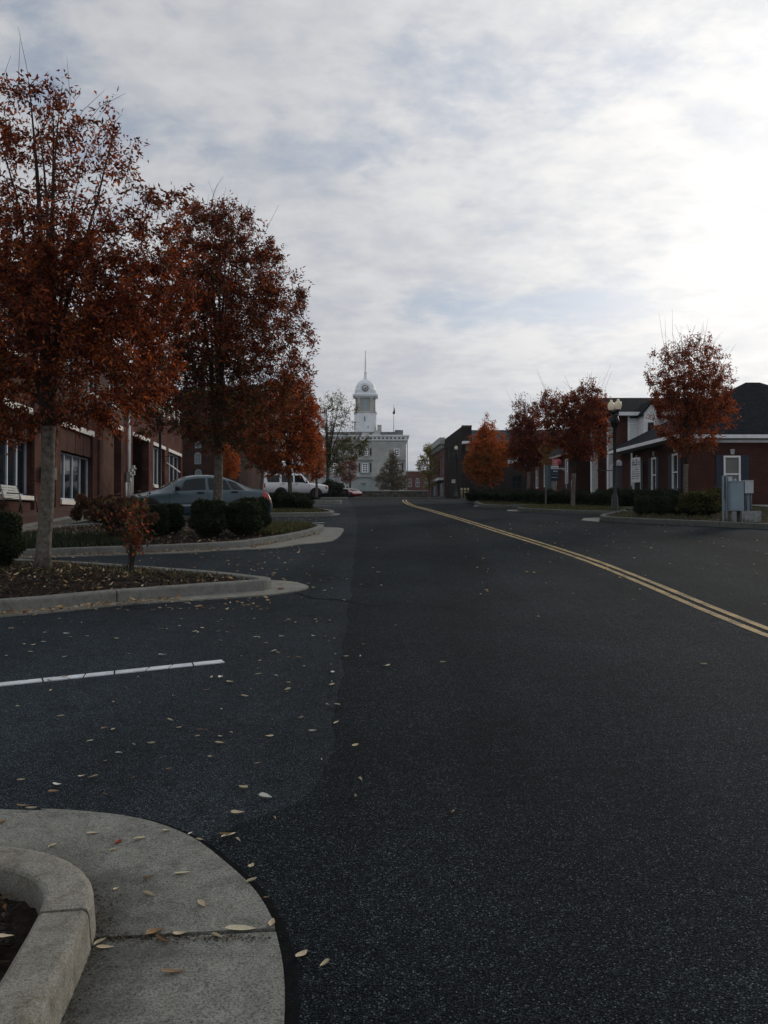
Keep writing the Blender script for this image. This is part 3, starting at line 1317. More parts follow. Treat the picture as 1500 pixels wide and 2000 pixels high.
    ci = (cum < rng.random(n)[:, None]).sum(1).clip(0, len(pal) - 1)
    cols = pal[ci] * (rng.uniform(.65, 1.35, (n, 1)))
    me = leaf_mesh('crown', pos, dirs, leaf * rng.uniform(.5, 1.35, n), leaf * rng.uniform(.13, .22, n), cols, rng, LEAF)
    link('crown', me, root, kind='stuff')
    if single:
        # the leaves that stand out one by one against the sky
        lm = []
        for q in range(3):
            c = np.array([[RUST, WINE, ORANGE][q]])
            lm.append(leaf_mesh('leaf', np.zeros((1, 3)), np.array([[0, 0, -1.0]]), np.array([leaf * 1.15]), np.array([leaf * .25]), c, rng, LEAF, .5))
        hi = tw[np.argsort(-(tw[:, 5] + .35 * tw[:, 3]))[:max(12, single // 6)]]
        for q in range(single):
            e = hi[rng.integers(len(hi))]
            u = rng.random()
            p = e[:3] * (1 - u) + e[3:] * u + rng.normal(size=3) * .13
            o = link('leaf', lm[q % 3], root, tuple(p))
            o.rotation_euler = (rng.normal() * .6, rng.normal() * .6, rng.uniform(0, 6.28))
    return root


def gbase(px, Y, h=0.0):
    a, _ = ray(px, 1000)
    return (a * Y, Y, tz(Y) + h)


GL = 'red zelkova trees in the planting islands'
GR = 'autumn trees across the road'
# 1: the large tree nearest the camera
t1z = lambda p: [1, 1.4 if p[0] > -.3 else .8, 1, 1, .5 if p[2] < 3.2 else .1] if True else None
tree('zelkova_tree', 'largest rusty red tree with a pale trunk, rising from the second planting bed', gbase(85, 12.4, .17), 12.4,
     [(110, 610, 225, 215, 1), (75, 330, 130, 200, .55), (225, 660, 125, 170, 1), (290, 520, 95, 165, 1), (-70, 560, 170, 260, .8),
      (55, 740, 150, 110, 1), (205, 300, 80, 110, .5), (240, 745, 62, 62, 1), (330, 430, 42, 95, .6), (170, 800, 70, 60, .6), (10, 840, 50, 40, .3)],
     .105, 2.05, 720, 86000, .083, [(DEEP, 1.7), (RUST, 1.2), (WINE, 1.5), (ORANGE, .42), (OLIVE, .3)], 11, GL, whips=22, lean=.035,
     spread=.15, single=300, nlimb=9,
     zone=lambda p: [1, 1.0 + .5 * (p[0] > .6), 1.0, .35 + 1.5 * (p[0] > .8 and p[2] < 3.3), .3 + 1.2 * (p[2] < 3.0 and p[0] < .2)],  # sunlight put into the leaf colours: more orange low on the sunward side
     thin=lambda p: .40 if p[2] > 5.4 else .62 if p[2] > 4.4 else .55 if p[2] < 3.3 and abs(p[0] - .1) < .5 else 1.0)
# 2: behind it
tree('zelkova_tree', 'dark red tree with greenish lower leaves, standing beside the blue-grey sedan', gbase(424, 19.6, .17), 19.6,
     [(430, 600, 140, 190, 1), (415, 465, 85, 85, .8), (530, 660, 80, 135, 1), (570, 585, 34, 70, .8), (330, 720, 85, 110, 1), (295, 770, 55, 80, .9),
      (440, 790, 120, 95, .9), (545, 760, 60, 70, .8), (300, 790, 50, 60, .6)],
     .11, 1.75, 680, 90000, .088, [(DEEP, 2.0), (RUST, .9), (WINE, 1.4), (ORANGE, .25), (OLIVE, .5), (DKGREEN, .7)], 23, GL, whips=26, lean=.012,
     spread=.19, nlimb=8,
     zone=lambda p: [1, 1, 1, .6 + 1.2 * (p[0] > 1.2), .6 + 1.4 * (p[2] < 3.6), .3 + 3.2 * (p[2] < 3.9 and p[0] < .9)])  # extra orange on the sunward flank paints the sunlight into the leaves
# 3: bright one by the white four by four
tree('zelkova_tree', 'bright orange red tree in front of the white four-wheel drive', gbase(566, 31.5, .16), 31.5,
     [(578, 825, 48, 88, 1), (604, 865, 26, 52, 1), (530, 850, 45, 72, 1), (560, 760, 34, 40, .7), (590, 790, 26, 60, .8), (560, 890, 60, 35, .7)],
     .085, 1.45, 260, 36000, .11, [(ORANGE, 1.0), (RUST, 1.1), (WINE, .6), (DEEP, .3), (OLIVE, .15)], 31, GL, whips=10, spread=.17,
     zone=lambda p: [.4 + 1.2 * (p[0] > .1), 1, 1, 1, .4 + 2 * (p[2] < 2.4)])  # sunlit side painted by a larger share of orange leaves
tree('zelkova_tree', 'slim orange tree with a thin pale trunk beyond the white four-wheel drive', gbase(618, 58, .16), 58,
     [(612, 890, 20, 48, 1), (604, 855, 16, 42, 1), (622, 905, 14, 26, .8)],
     .09, 1.5, 110, 13000, .15, [(ORANGE, 1.1), (RUST, 1.0), (WINE, .4), (GOLD, .2)], 37, GL, spread=.2)
tree('maple_tree', 'small orange tree behind the trunk beside the sedan', gbase(446, 47, .15), 47,
     [(446, 905, 19, 34, 1), (440, 885, 10, 22, .8)], .05, .9, 70, 5000, .13, [(ORANGE, 1.6), (RUST, .6), (GOLD, .3)], 41, GL, spread=.2)
tree('zelkova_tree', 'dark leaning tree between the sedan and the white four-wheel drive', gbase(508, 46, .15), 46,
     [(505, 850, 40, 70, 1), (480, 800, 40, 60, 1), (530, 800, 36, 60, .8)], .085, 1.9, 130, 20000, .15, [(DEEP, 1.2), (WINE, 1), (DKGREEN, .8), (OLIVE, .5)], 43, GL, spread=.24, lean=.10)
# half bare tree in front of the court house
tree('half_bare_tree', 'half bare tree with a few olive leaves in front of the court house', gbase(640, 78, .1), 78,
     [(655, 815, 48, 55, .35), (640, 880, 36, 60, 1.6), (680, 870, 42, 30, .8), (612, 900, 22, 40, .9), (700, 860, 24, 14, .5)],
     .16, 2.6, 260, 15000, .17, [(OLIVE, 1.1), (GREEN, .9), (YGREEN, .35), (BROWN, .4), (DKGREEN, 1.2)], 53, None, whips=14, spread=.28, nlimb=9,
     thin=lambda p: .5 if p[2] > 5.5 else 1.3)
tree('maple_tree', 'dull red tree before the court house front, beyond the traffic sign', gbase(684, 150, .1), 150,
     [(684, 915, 13, 26, 1), (668, 925, 14, 22, .9), (690, 905, 8, 18, .7)], .14, 1.4, 70, 4500, .30, [(RUST, .7), (WINE, 1.2), (DEEP, 1.2)], 59, None, spread=.45)
tree('court_house_tree', 'dark green cone-shaped tree against the court house wall', gbase(766, 178, .1), 178,
     [(766, 940, 31, 26, 1.2), (765, 917, 22, 26, 1.1), (764, 897, 11, 18, 1), (784, 945, 14, 16, .7)], .2, 1.0, 130, 11000, .34,
     [(BROWN, .5), (DKGREEN, 1.7), (OLIVE, .7), (RUST, .15)], 61, None, spread=.5, nlimb=5)
tree('young_tree', 'slim yellow-green young tree at the end of the stone wall', gbase(838, 104, .1), 104,
     [(838, 880, 10, 20, .8), (834, 910, 19, 26, 1), (846, 915, 15, 30, 1), (838, 935, 16, 20, .7)], .07, 1.3, 110, 4200, .22,
     [(YGREEN, 1.2), (GOLD, .5), (OLIVE, .8)], 67, None, spread=.22, nlimb=6, droop=-.3)
# across the road
tree('maple_tree', 'compact orange maple in front of the dark brick building', gbase(949, 46, .1), 46,
     [(950, 890, 38, 55, 1), (950, 838, 17, 28, .8), (965, 880, 26, 48, 1), (935, 905, 26, 38, 1), (950, 925, 30, 22, .6)], .09, 1.0, 210, 26000, .125,
     [(ORANGE, 1.7), (RUST, .9), (OLIVE, .4), (GOLD, .2)], 71, GR, spread=.17,
     zone=lambda p: [1.3 if p[0] > .2 else .6, 1, .3 + 2.0 * (p[2] < 2.6), 1])  # orange leaf colour raised on the sunward side to paint the sunlight
tree('zelkova_tree', 'dark plum coloured tree over the pylon sign', gbase(1032, 41, .1), 41,
     [(1026, 850, 34, 70, 1), (1015, 800, 16, 35, .6), (1042, 868, 30, 42, 1)], .085, 1.5, 190, 17000, .115, [(WINE, 1.2), (DEEP, 1.2), (RUST, .7)], 73, GR, whips=12, spread=.18,
     thin=lambda p: .35 if p[2] > 4.2 else 1)
tree('zelkova_tree', 'wide wine red tree beside the twin-globe street lamp', gbase(1120, 33, .1), 33,
     [(1112, 822, 58, 60, 1), (1150, 800, 36, 56, 1), (1075, 800, 34, 42, .7), (1132, 868, 44, 30, .9), (1165, 850, 26, 48, .8), (1150, 760, 22, 24, .5)], .085, 1.35, 270, 28000, .10,
     [(WINE, 1.0), (DEEP, 1.4), (RUST, 1.0), (ORANGE, .3)], 79, GR, whips=16, spread=.17,
     zone=lambda p: [1, 1, 1, .5 + 2 * (p[0] > .9)])  # sun on the outer flank painted as added orange leaf colour
tree('zelkova_tree', 'rusty orange tree at the corner of the brick office', gbase(1340, 28.6, .16), 28.6,
     [(1350, 760, 80, 82, 1), (1345, 690, 70, 36, .6), (1375, 800, 62, 50, 1), (1315, 800, 46, 60, 1), (1350, 850, 56, 40, .9), (1400, 740, 36, 50, .8), (1290, 730, 24, 50, .6)], .08, 1.6, 330, 36000, .092,
     [(RUST, 1.1), (WINE, .7), (ORANGE, .6), (DEEP, .9), (BROWN, .9)], 83, GR, whips=40, spread=.15,
     zone=lambda p: [1, 1, .5 + 1.2 * (p[0] > .5), 1, .3 + 2 * (p[2] < 2.4)],  # sunward leaves turned more orange: the sunlight is in their colour
     thin=lambda p: .5 if p[2] > 4.6 else 1)


# ---------------------------------------------------------------- clipped shrubs
def ball_mesh(name, nleaf, leaf, cols, seed, flat=1.0, rag=.05):
    """unit ball of leaves (radius .5) on a darker woody core"""
    rng = np.random.default_rng(seed)
    d = unit(rng.normal(size=(nleaf, 3)))
    lump = 1 + rag * np.sin(d[:, 0] * 5 + seed) * np.cos(d[:, 1] * 4.3) + rag * np.sin(d[:, 2] * 7 + 2 * seed)
    r = .5 * lump * (1 - np.abs(rng.normal(size=nleaf)) * .06 + .10 * (rng.random(nleaf) < .05) * rng.random(nleaf))
    pos = d * r[:, None] * np.array([1, 1, flat])
    pos[:, 2] = np.maximum(pos[:, 2], -.42 * flat)
    dirs = unit(d * .7 + rng.normal(size=(nleaf, 3)) * .7)
    pal = np.array(cols)
    c = pal[rng.integers(len(pal), size=nleaf)] * rng.uniform(.6, 1.4, (nleaf, 1))
    me = leaf_mesh(name, pos, dirs, leaf * rng.uniform(.7, 1.3, nleaf), leaf * rng.uniform(.28, .42, nleaf), c, rng, LEAF)
    # core
    mb = MB()
    prof = [(.02, -.44 * flat)] + [(.455 * math.cos(a), .455 * math.sin(a) * flat) for a in np.linspace(-1.2, 1.5, 9)]
    mb.lathe(prof, 14)
    mb.tube([(0, 0, -.55), (0, 0, -.4)], .05, 6)
    core = bpy.data.meshes.new('woody_core')
    core.from_pydata(mb.v, [], mb.f)
    core.materials.append(M('shrub_core', (.012, .018, .009), .95, .4, 20, .05))
    return me, core


BOX = ball_mesh('foliage', 5200, .06, [(.015, .026, .011), (.011, .021, .011), (.021, .033, .013), (.03, .042, .016)], 5, rag=.11)
HEDGE = ball_mesh('foliage', 3000, .075, [(.015, .025, .011), (.011, .02, .010), (.022, .030, .013)], 6, rag=.16)
LOOSE = ball_mesh('foliage', 4200, .085, [GREEN, DKGREEN, OLIVE, (.07, .06, .02)], 8, rag=.12)


def shrub(kind, name, label, loc, sx, sz, rz=0, group=None, cat='shrub'):
    r = thing(name, label, cat, loc, rz, group)
    for nm, me in (('foliage', kind[0]), ('woody_core', kind[1])):
        o = link(nm, me, r, (0, 0, sz * .46))
        o.scale = (sx, sx, sz)
        if nm == 'foliage':
            o['kind'] = 'stuff'
    return r


GB = 'clipped boxwood balls in the planting beds'
for i, (px, Y, w, h, lab) in enumerate([
    (-8, 12.6, .74, .86, 'round boxwood ball cut by the picture edge, near the large red tree'),
    (302, 18.3, .62, .72, 'boxwood ball behind the hydrangea, in front of the sedan bonnet'),
    (334, 18.9, .60, .72, 'boxwood ball partly hidden behind another, below the sedan mirror'),
    (408, 18.1, .78, .84, 'boxwood ball at the foot of the dark red tree, before the sedan door'),
    (478, 18.5, .76, .78, 'boxwood ball in front of the rear wheel of the sedan'),
    (497, 19.6, .72, .84, 'boxwood ball behind another, below the sedan tail light')]):
    shrub(BOX, 'boxwood_shrub', lab, gbase(px, Y, .15), w, h, i * 1.3, GB)
GH = 'low dark hedge shrubs by the white four-wheel drive'
for i, (px, Y, w, h, lab) in enumerate([
    (543, 31.0, .95, .70, 'dark hedge shrub under the rear doors of the white four-wheel drive'),
    (562, 30.6, .8, .64, 'dark hedge shrub around the trunk of the bright orange red tree'),
    (580, 31.2, .8, .64, 'dark hedge shrub below the front door of the white four-wheel drive'),
    (594, 30.2, .6, .5, 'smallest hedge shrub at the road end of its row by the white four-wheel drive'),
    (645, 72, 1.9, 1.5, 'dark shrub beside the bonnet of the white car'),
    (628, 70, 1.6, .8, 'low shrub in front of the white car beyond the four-wheel drive')]):
    shrub(HEDGE, 'hedge_shrub', lab, gbase(px, Y, .12), w, h, i * 1.1, GH)
GS = 'shrubs in the beds across the road'
for i, (px, Y, w, h, lab, k) in enumerate([
    (1258, 26.8, .62, .66, 'small round shrub first in the row of three near the utility cabinet', 0),
    (1291, 26.9, .60, .64, 'small round shrub in the middle of the row of three', 0),
    (1319, 27.3, .62, .68, 'small round shrub touching the large loose shrub', 0),
    (1366, 26.2, 1.12, .80, 'large loose shrub beside the utility cabinet', 2),
    (1398, 28.5, .9, .85, 'yellowish loose shrub partly behind the utility cabinet', 2),
    (928, 43, .9, .62, 'dark shrub by the pale bollards under the orange maple', 1),
    (955, 42, 1.0, .66, 'dark shrub at the foot of the orange maple', 1),
    (980, 40.5, 1.0, .60, 'low dark shrub beside the orange maple, toward the plum tree', 1),
    (1008, 39.5, 1.1, .62, 'low dark shrub beneath the plum coloured tree', 1),
    (1040, 38, .85, .70, 'round dark shrub under the yellow warning sign', 1),
    (1072, 36.5, 1.0, .68, 'dark shrub below the pylon sign', 1),
    (1100, 36.0, .95, .66, 'dark shrub beside the trunk of the wine red tree', 1),
    (1138, 34.5, .82, .70, 'dark round shrub between the wine red tree and the white pillars', 1),
    (1173, 33.2, .84, .70, 'dark round shrub in front of the white portico pillars', 1),
    (1197, 36, .9, .75, 'dark shrub behind the foot of the street lamp', 1)]):
    shrub((BOX, HEDGE, LOOSE)[k], 'garden_shrub', lab, gbase(px, Y, .12), w, h, i * 1.7, GS)
# long clipped hedge along the office wall
hr = thing('office_hedge', 'long low clipped hedge along the side wall of the brick office', 'hedge', (0, 0, 0))
for i in range(9):
    p = gbase(1205 + i * 15, 36.5 + .2 * math.sin(i * 2), .08)
    for nm, me in (('foliage', HEDGE[0]), ('woody_core', HEDGE[1])):
        o = link(nm, me, hr, (p[0], p[1], p[2] + .33))
        o.scale = (.8, .8, .72)
        o.rotation_euler = (0, 0, i)
        if nm == 'foliage':
            o['kind'] = 'stuff'


# ---- small red shrub, dried hydrangea
def twiggy(name, label, loc, h, w, nstem, nleaf, leaf, palette, seed, stem_r=.008, cat='shrub'):
    rng = np.random.default_rng(seed)
    root = thing(name, label, cat, loc)
    mb = MB()
    P, D = [], []
    for i in range(nstem):
        a = rng.uniform(0, 6.28)
        rr_ = w * .5 * rng.random() ** .6
        t = np.array([rr_ * math.cos(a), rr_ * math.sin(a), h * rng.uniform(.55, 1.0)])
        c = np.array([t[0] * .25, t[1] * .25, t[2] * .6])
        b0 = np.array([rng.normal() * .025, rng.normal() * .025, -.03])
        pts = [(1 - s) ** 2 * b0 + 2 * s * (1 - s) * c + s * s * t for s in np.linspace(0, 1, 6)]
        mb.tube(pts, [stem_r * (1 - .7 * s) for s in np.linspace(0, 1, 6)], 5, cap=False)
        for _ in range(nleaf // nstem):
            s = rng.uniform(.35, 1.05)
            q = (1 - s) ** 2 * b0 + 2 * s * (1 - s) * c + s * s * t
            P.append(q + rng.normal(size=3) * .06 * w)
            D.append(rng.normal(size=3) * .8 + np.array([t[0], t[1], -.2]))
    mb.build('stem', BARK_DK, root)
    P, D = np.array(P), unit(np.array(D))
    n = len(P)
    pal = np.array([c for c, k in palette])
    pw = np.array([k for c, k in palette], float)
    c = pal[rng.choice(len(pal), n, p=pw / pw.sum())] * rng.uniform(.6, 1.4, (n, 1))
    link('foliage', leaf_mesh('foliage', P, D, leaf * rng.uniform(.6, 1.3, n), leaf * rng.uniform(.2, .32, n), c, rng, LEAF), root, kind='stuff')
    return root


twiggy('red_shrub', 'small red-leaved shrub standing before the hydrangea in the second bed', gbase(258, 12.2, .16), .95, .85, 16, 520, .068,
       [(RUST, .9), (WINE, 1.4), (ORANGE, .18), (OLIVE, .8), (DEEP, 1.2), (BROWN, .5), (DKGREEN, .5)], 91)
for i, (px, Y, w, h) in enumerate([(222, 17.4, 1.5, .85)]):
    root = twiggy('hydrangea_shrub', 'dried hydrangea bush with round brown flower heads by the pavement', gbase(px, Y, .15), h, w, 40, 900, .10,
                  [(DKGREEN, 1), (BROWN, 1), (OLIVE, .5)], 97)
    rng = np.random.default_rng(5)
    fm = ball_mesh('flower_head', 240, .30, [(.10, .055, .035), (.15, .085, .055), (.07, .04, .03)], 3, flat=.75)[0]
    for k in range(34):
        a, q = rng.uniform(0, 6.28), rng.random() ** .5
        o = link('flower_head', fm, root, (q * w * .55 * math.cos(a), q * w * .35 * math.sin(a), h * rng.uniform(.45, 1.02)))
        s = rng.uniform(.13, .22)
        o.scale = (s, s, s)
        o.rotation_euler = (rng.normal() * .3, rng.normal() * .3, a)


# ---- ground cover: grass on the islands, bark mulch and leaf litter
def scatter_in(P, n, rng, shrink=.86, cond=None):
    xs, ys = [p[0] for p in P], [p[1] for p in P]
    c = (sum(xs) / len(xs), sum(ys) / len(ys))
    out = []
    while len(out) < n:
        x, y = rng.uniform(min(xs), max(xs)), rng.uniform(min(ys), max(ys))
        if cond and not cond(x, y):
            continue
        if inside(P, c[0] + (x - c[0]) / shrink, c[1] + (y - c[1]) / shrink):
            out.append((x, y))
    return np.array(out)


def grass(P, n, hgt, seed, cols, cond=None, h0=.12, name='grass', shrink=.9):
    rng = np.random.default_rng(seed)
    xy = scatter_in(P, n, rng, shrink, cond)
    pos = np.column_stack([xy, [tz(y) + h0 for x, y in xy]])
    d = unit(np.column_stack([rng.normal(size=(n, 2)) * .45, np.ones(n)]))
    c = np.array(cols)[rng.integers(len(cols), size=n)] * rng.uniform(.6, 1.4, (n, 1))
    me = leaf_mesh(name, pos, d, hgt * rng.uniform(.5, 1.2, n), hgt * .05 * rng.uniform(.7, 1.5, n) + .003, c, rng, GRASSM)
    link(name, me, kind='stuff')


GC = [(.04, .06, .02), (.06, .075, .025), (.09, .09, .035), (.12, .10, .05)]
grass(islands['c'][0], 5200, .14, 3, GC, lambda x, y: x > -3.4 and y > 19.2 + (x + 3.4) * -.3, shrink=.93)
grass(islands['c'][0], 5000, .16, 4, [(.02, .032, .014), (.03, .04, .018)], lambda x, y: x < -4.9 and y < 18.5, shrink=.95)
grass(islands['b'][0], 900, .09, 5, GC, lambda x, y: y > 11.9 + (x + 5) * -.2 - .2 and x < -2.2, shrink=.93)
grass(islands['d'][0], 3200, .14, 6, GC, lambda x, y: x > -4.8)
for k, s in (('g', 8), ('h', 9), ('i', 10)):
    grass(islands[k][0], 6000, .12, s, GC, None, shrink=.95)


def litter(name, pos, leaf, cols, seed, curl=.5, flat=.25, mat=None):
    rng = np.random.default_rng(seed)
    n = len(pos)
    a = rng.uniform(0, 6.283, n)
    d = unit(np.column_stack([np.cos(a), np.sin(a), rng.normal(size=n) * flat]))
    c = np.array(cols)[rng.integers(len(cols), size=n)] * rng.uniform(.6, 1.3, (n, 1))
    rv = rng.normal(size=(n, 3))
    me = leaf_mesh(name, pos, d, leaf * rng.uniform(.6, 1.4, n), leaf * rng.uniform(.12, .24, n), c, rng, mat or LEAF, curl)
    return link(name, me, kind='stuff')


CH = [(.018, .014, .011), (.03, .022, .017), (.06, .044, .032), (.028, .02, .015), (.10, .078, .058)]
LT = [(.50, .43, .29), (.36, .28, .18), (.26, .18, .11), (.42, .35, .25), (.16, .09, .05)]
rng = np.random.default_rng(77)
for key, nchip, nleaf, L_, LL, cond in (('near', 9000, 90, .042, .05, lambda x, y: x > -2.6 and y > 1.6), ('b', 9000, 620, .06, .07, None), ('c', 6000, 700, .06, .075, None), ('d', 1500, 160, .08, .08, None)):
    P, N, c = islands[key]
    for nm, n, l, cols, h in (('mulch_chips', nchip, L_, CH, .125), ('leaf_litter', nleaf, LL, LT, .145)):
        xy = scatter_in(P, n, rng, (.90 if key != 'near' else .87), cond)
        dist = np.hypot(xy[:, 0] - c.x, xy[:, 1] - c.y)
        pos = np.column_stack([xy, np.array([tz(y) for y in xy[:, 1]]) + h + (-.05 if key == 'near' else -.012) + .03 * rng.random(n) + np.where(dist < 1.2, .03, 0)])
        litter(nm, pos, l, cols, int(n) + 3, .6, .45)
# dry leaves swept along the kerbs
for key, segs in (('b', [((-8, 7.22), (-4.2, 9.13), 300), ((-4.2, 9.13), (-2.5, 10.32), 170)]), ('c', [((-6.5, 14.9), (-2.9, 16.6), 160), ((-2.7, 16.9), (-1.62, 20.4), 190)])):
    for (x0, y0), (x1, y1), n in segs:
        t = rng.random(n)
        off = np.abs(rng.normal(size=n)) * .06
        dx, dy = x1 - x0, y1 - y0
        ln = math.hypot(dx, dy)
        x = x0 + dx * t + dy / ln * off
        y = y0 + dy * t - dx / ln * off
        pos = np.column_stack([x, y, [tz(v) + .03 for v in y] + .015 * rng.random(n)])
        litter('leaf_litter', pos, .075, LT, n, .6, .3)
# small leaves over the bays, too many to tell apart
n = 900
y = rng.uniform(9.5, 40, n) ** 1.0
y = 9.5 + 26 * rng.random(n) ** 1.5
x = -.9 - .04 * y - np.abs(rng.normal(size=n)) * 2.6 + .5 * (rng.random(n) < .2)
keep = np.array([not any(inside(islands[k][0], a, b) for k in 'bcde') for a, b in zip(x, y)])
x, y = x[keep], y[keep]
litter('leaf_litter', np.column_stack([x, y, [tz(v) + .014 for v in y]]), .06, LT[:4], 8, .5, .12)
n = 260
x, y = rng.uniform(1.0, 12, n), 9 + 16 * rng.random(n)
litter('leaf_litter', np.column_stack([x, y, [tz(v) + .016 for v in y]]), .05, LT[:4], 9, .5, .12)

# grit and crumbs in the gutter and along the joints of the near apron
rng = np.random.default_rng(12)
n = 1500
a = rng.uniform(0, 1, n)
path = [(-.93, 2.2), (-.955, 2.5), (-.985, 2.8), (-1.02, 2.97), (-1.11, 3.13), (-1.28, 3.26), (-1.55, 3.36), (-2.3, 3.46)]
seg = rng.integers(len(path) - 1, size=n)
pa, pb = np.array(path)[seg], np.array(path)[seg + 1]
xy = pa + (pb - pa) * a[:, None]
nrm_ = np.column_stack([-(pb - pa)[:, 1], (pb - pa)[:, 0]])
nrm_ /= np.linalg.norm(nrm_, axis=1, keepdims=True)
xy = xy - nrm_ * (np.abs(rng.normal(size=n)) * .05)[:, None]
k = rng.random(n) < .3
xy[k] = np.column_stack([rng.uniform(-.95, -.38, k.sum()), 2.855 + rng.normal(size=k.sum()) * .012])
pos = np.column_stack([xy, np.array([tz(y) for y in xy[:, 1]]) + .0195 + .002 * rng.random(n)])
litter('grit', pos, .011, [(.05, .045, .04), (.10, .085, .065), (.02, .018, .016), (.16, .13, .09)], 14, .3, .1)
n = 420
pos = np.column_stack([rng.uniform(-1.6, .0, n), 2.3 + 1.7 * rng.random(n), np.zeros(n)])
pos[:, 2] = [tz(y) + .0215 for y in pos[:, 1]]
litter('grit', pos, .008, [(.05, .045, .04), (.10, .085, .065), (.02, .018, .016)], 15, .3, .1)

# ================================================================ BUILDINGS
def wall(mb, x0, x1, z0, z1, holes=(), y0=0.0, y1=.35):
    """a wall in the local x-z plane, its face at y0 looking to -y, with openings and their reveals"""
    xs = sorted({x0, x1, *[h[0] for h in holes], *[h[1] for h in holes]})
    zs = sorted({z0, z1, *[h[2] for h in holes], *[h[3] for h in holes]})
    for i in range(len(xs) - 1):
        for k in range(len(zs) - 1):
            cx, cz = (xs[i] + xs[i + 1]) / 2, (zs[k] + zs[k + 1]) / 2
            if any(h[0] < cx < h[1] and h[2] < cz < h[3] for h in holes):
                continue
            a, b, c, d = xs[i], xs[i + 1], zs[k], zs[k + 1]
            mb.add([(a, y0, c), (b, y0, c), (b, y0, d), (a, y0, d), (a, y1, c), (b, y1, c), (b, y1, d), (a, y1, d)], [(0, 1, 2, 3), (7, 6, 5, 4)])
    for a, b, c, d in list(holes) + [(x0, x1, z0, z1)]:
        mb.add([(a, y0, c), (b, y0, c), (b, y0, d), (a, y0, d), (a, y1, c), (b, y1, c), (b, y1, d), (a, y1, d)],
               [(0, 4, 5, 1), (1, 5, 6, 2), (2, 6, 7, 3), (3, 7, 4, 0)])
    return mb


def window(root, x0, x1, z0, z1, y, cols=2, rows=2, fr=.06, mu=.035, mat=None, glass=None, pane=True, dep=.06, name='window'):
    """frame with its bars as a part; every pane of glass is a sub-part"""
    mb = MB()
    mb.box(x0, x0 + fr, y, y + dep, z0, z1).box(x1 - fr, x1, y, y + dep, z0, z1)
    mb.box(x0 + fr, x1 - fr, y, y + dep, z0, z0 + fr).box(x0 + fr, x1 - fr, y, y + dep, z1 - fr, z1)
    W, H = x1 - x0 - 2 * fr, z1 - z0 - 2 * fr
    for c in range(1, cols):
        xc = x0 + fr + W * c / cols
        mb.box(xc - mu / 2, xc + mu / 2, y + .004, y + dep - .01, z0 + fr, z1 - fr)
    for r in range(1, rows):
        zc = z0 + fr + H * r / rows
        for c in range(cols):
            xa = x0 + fr + W * c / cols + (mu / 2 if c else 0)
            xb = x0 + fr + W * (c + 1) / cols - (mu / 2 if c < cols - 1 else 0)
            mb.box(xa, xb, y + .006, y + dep - .012, zc - mu / 2, zc + mu / 2)
    o = mb.build(name, mat or TRIM, root)
    if pane:
        for c in range(cols):
            for r in range(rows):
                xa, xb = x0 + fr + W * c / cols, x0 + fr + W * (c + 1) / cols
                za, zb = z0 + fr + H * r / rows, z0 + fr + H * (r + 1) / rows
                g = MB().add([(xa, y + dep * .55, za), (xb, y + dep * .55, za), (xb, y + dep * .55 + rnd.uniform(-.004, .004), zb), (xa, y + dep * .55, zb)], [(0, 1, 2, 3)])
                g.build('pane', glass or GLASS, o)
    return o


# ---- left side: brick shops. Local x runs up the street, y into the building, z up.
SHOPROT = math.atan2(1, -.067)
def shop_t(px, Y0):
    Y = -10.489 / ((px - 750) / F + .067)
    return (Y - Y0) * math.hypot(1, .067)


BR_A = brick_mat('brick_rust', (.105, .042, .030), (.068, .030, .023), (.085, .062, .052), .4)
BR_UP = brick_mat('brick_tan', (.135, .085, .068), (.105, .068, .056), (.12, .10, .088), .3)
BR_B = brick_mat('brick_wine', (.135, .043, .034), (.08, .028, .024), (.125, .088, .075), .55)
PANEL = M('brown_panel', (.085, .043, .032), .8, .3, 2.5, .05, bump=.15, bscale=8)
LINTEL = M('stone_lintel', (.72, .69, .64), .8, .15, 5, .2, bump=.2)
BLUEFR = M('aluminium_frame', (.52, .60, .68), .5, .12, 5, .3)
Y0 = 26.0
o0 = (WX(Y0), Y0, 0)
shop = thing('brick_shop', 'two storey rust brick shop with brown panels above its wide windows', 'building', (o0[0], o0[1], 0), SHOPROT)
T = lambda px: shop_t(px, Y0)
tA0, tA1 = -8.0, T(242)
zg = lambda t: tz(Y0 + t) + .15
ztop = 10.05
holes = [(T(-60), T(64), 2.42, 4.34), (T(118.5), T(181), 2.39, 4.30), (T(201), T(236.5), zg(14) - .3, 6.07), (T(-60), T(64), 4.34, 5.28), (T(118.5), T(181), 4.30, 5.28), (T(83.5), T(104), zg(5) - .2, 4.55)]
up = [(a, a + 1.5, 7.2, 8.9) for a in (1.2, 4.4, 8.0, 11.0, 14.6)]
mb = MB()
wall(mb, tA0, tA1, 1.0, 6.45, holes, 0, .4)
mb.box(tA1 - .35, tA1 - .003, .4, 12, 1.2, 9.9)
mb.box(tA0 + .003, tA0 + .35, .4, 12, 1.0, 9.9)
for px in (67, 108, 193.5):
    mb.box(T(px) - .28, T(px) + .28, -.10, -.003, 1.2, 6.0)
mb.build('wall', BR_A, shop)
mb = MB()
wall(mb, tA0, tA1, 6.455, ztop, up, .02, .4)
mb.build('upper_wall', BR_UP, shop)
MB().box(tA0 + .3, tA1 - .3, .41, 11.8, 9.5, 9.7).build('roof', M('tar_roof', (.03, .03, .03), .9), shop)
MB().box(tA0 - .05, tA1 + .02, -.06, .42, ztop, ztop + .14).build('parapet_cap', LINTEL, shop)
for a, b, c, d in up:
    window(shop, a, b, c, d, .16, 2, 2, .07, .045)
    MB().box(a - .12, b + .12, -.06, .09, d, d + .22).build('lintel', LINTEL, shop)
    MB().box(a - .1, b + .1, -.08, .1, c - .12, c).build('sill', LINTEL, shop)
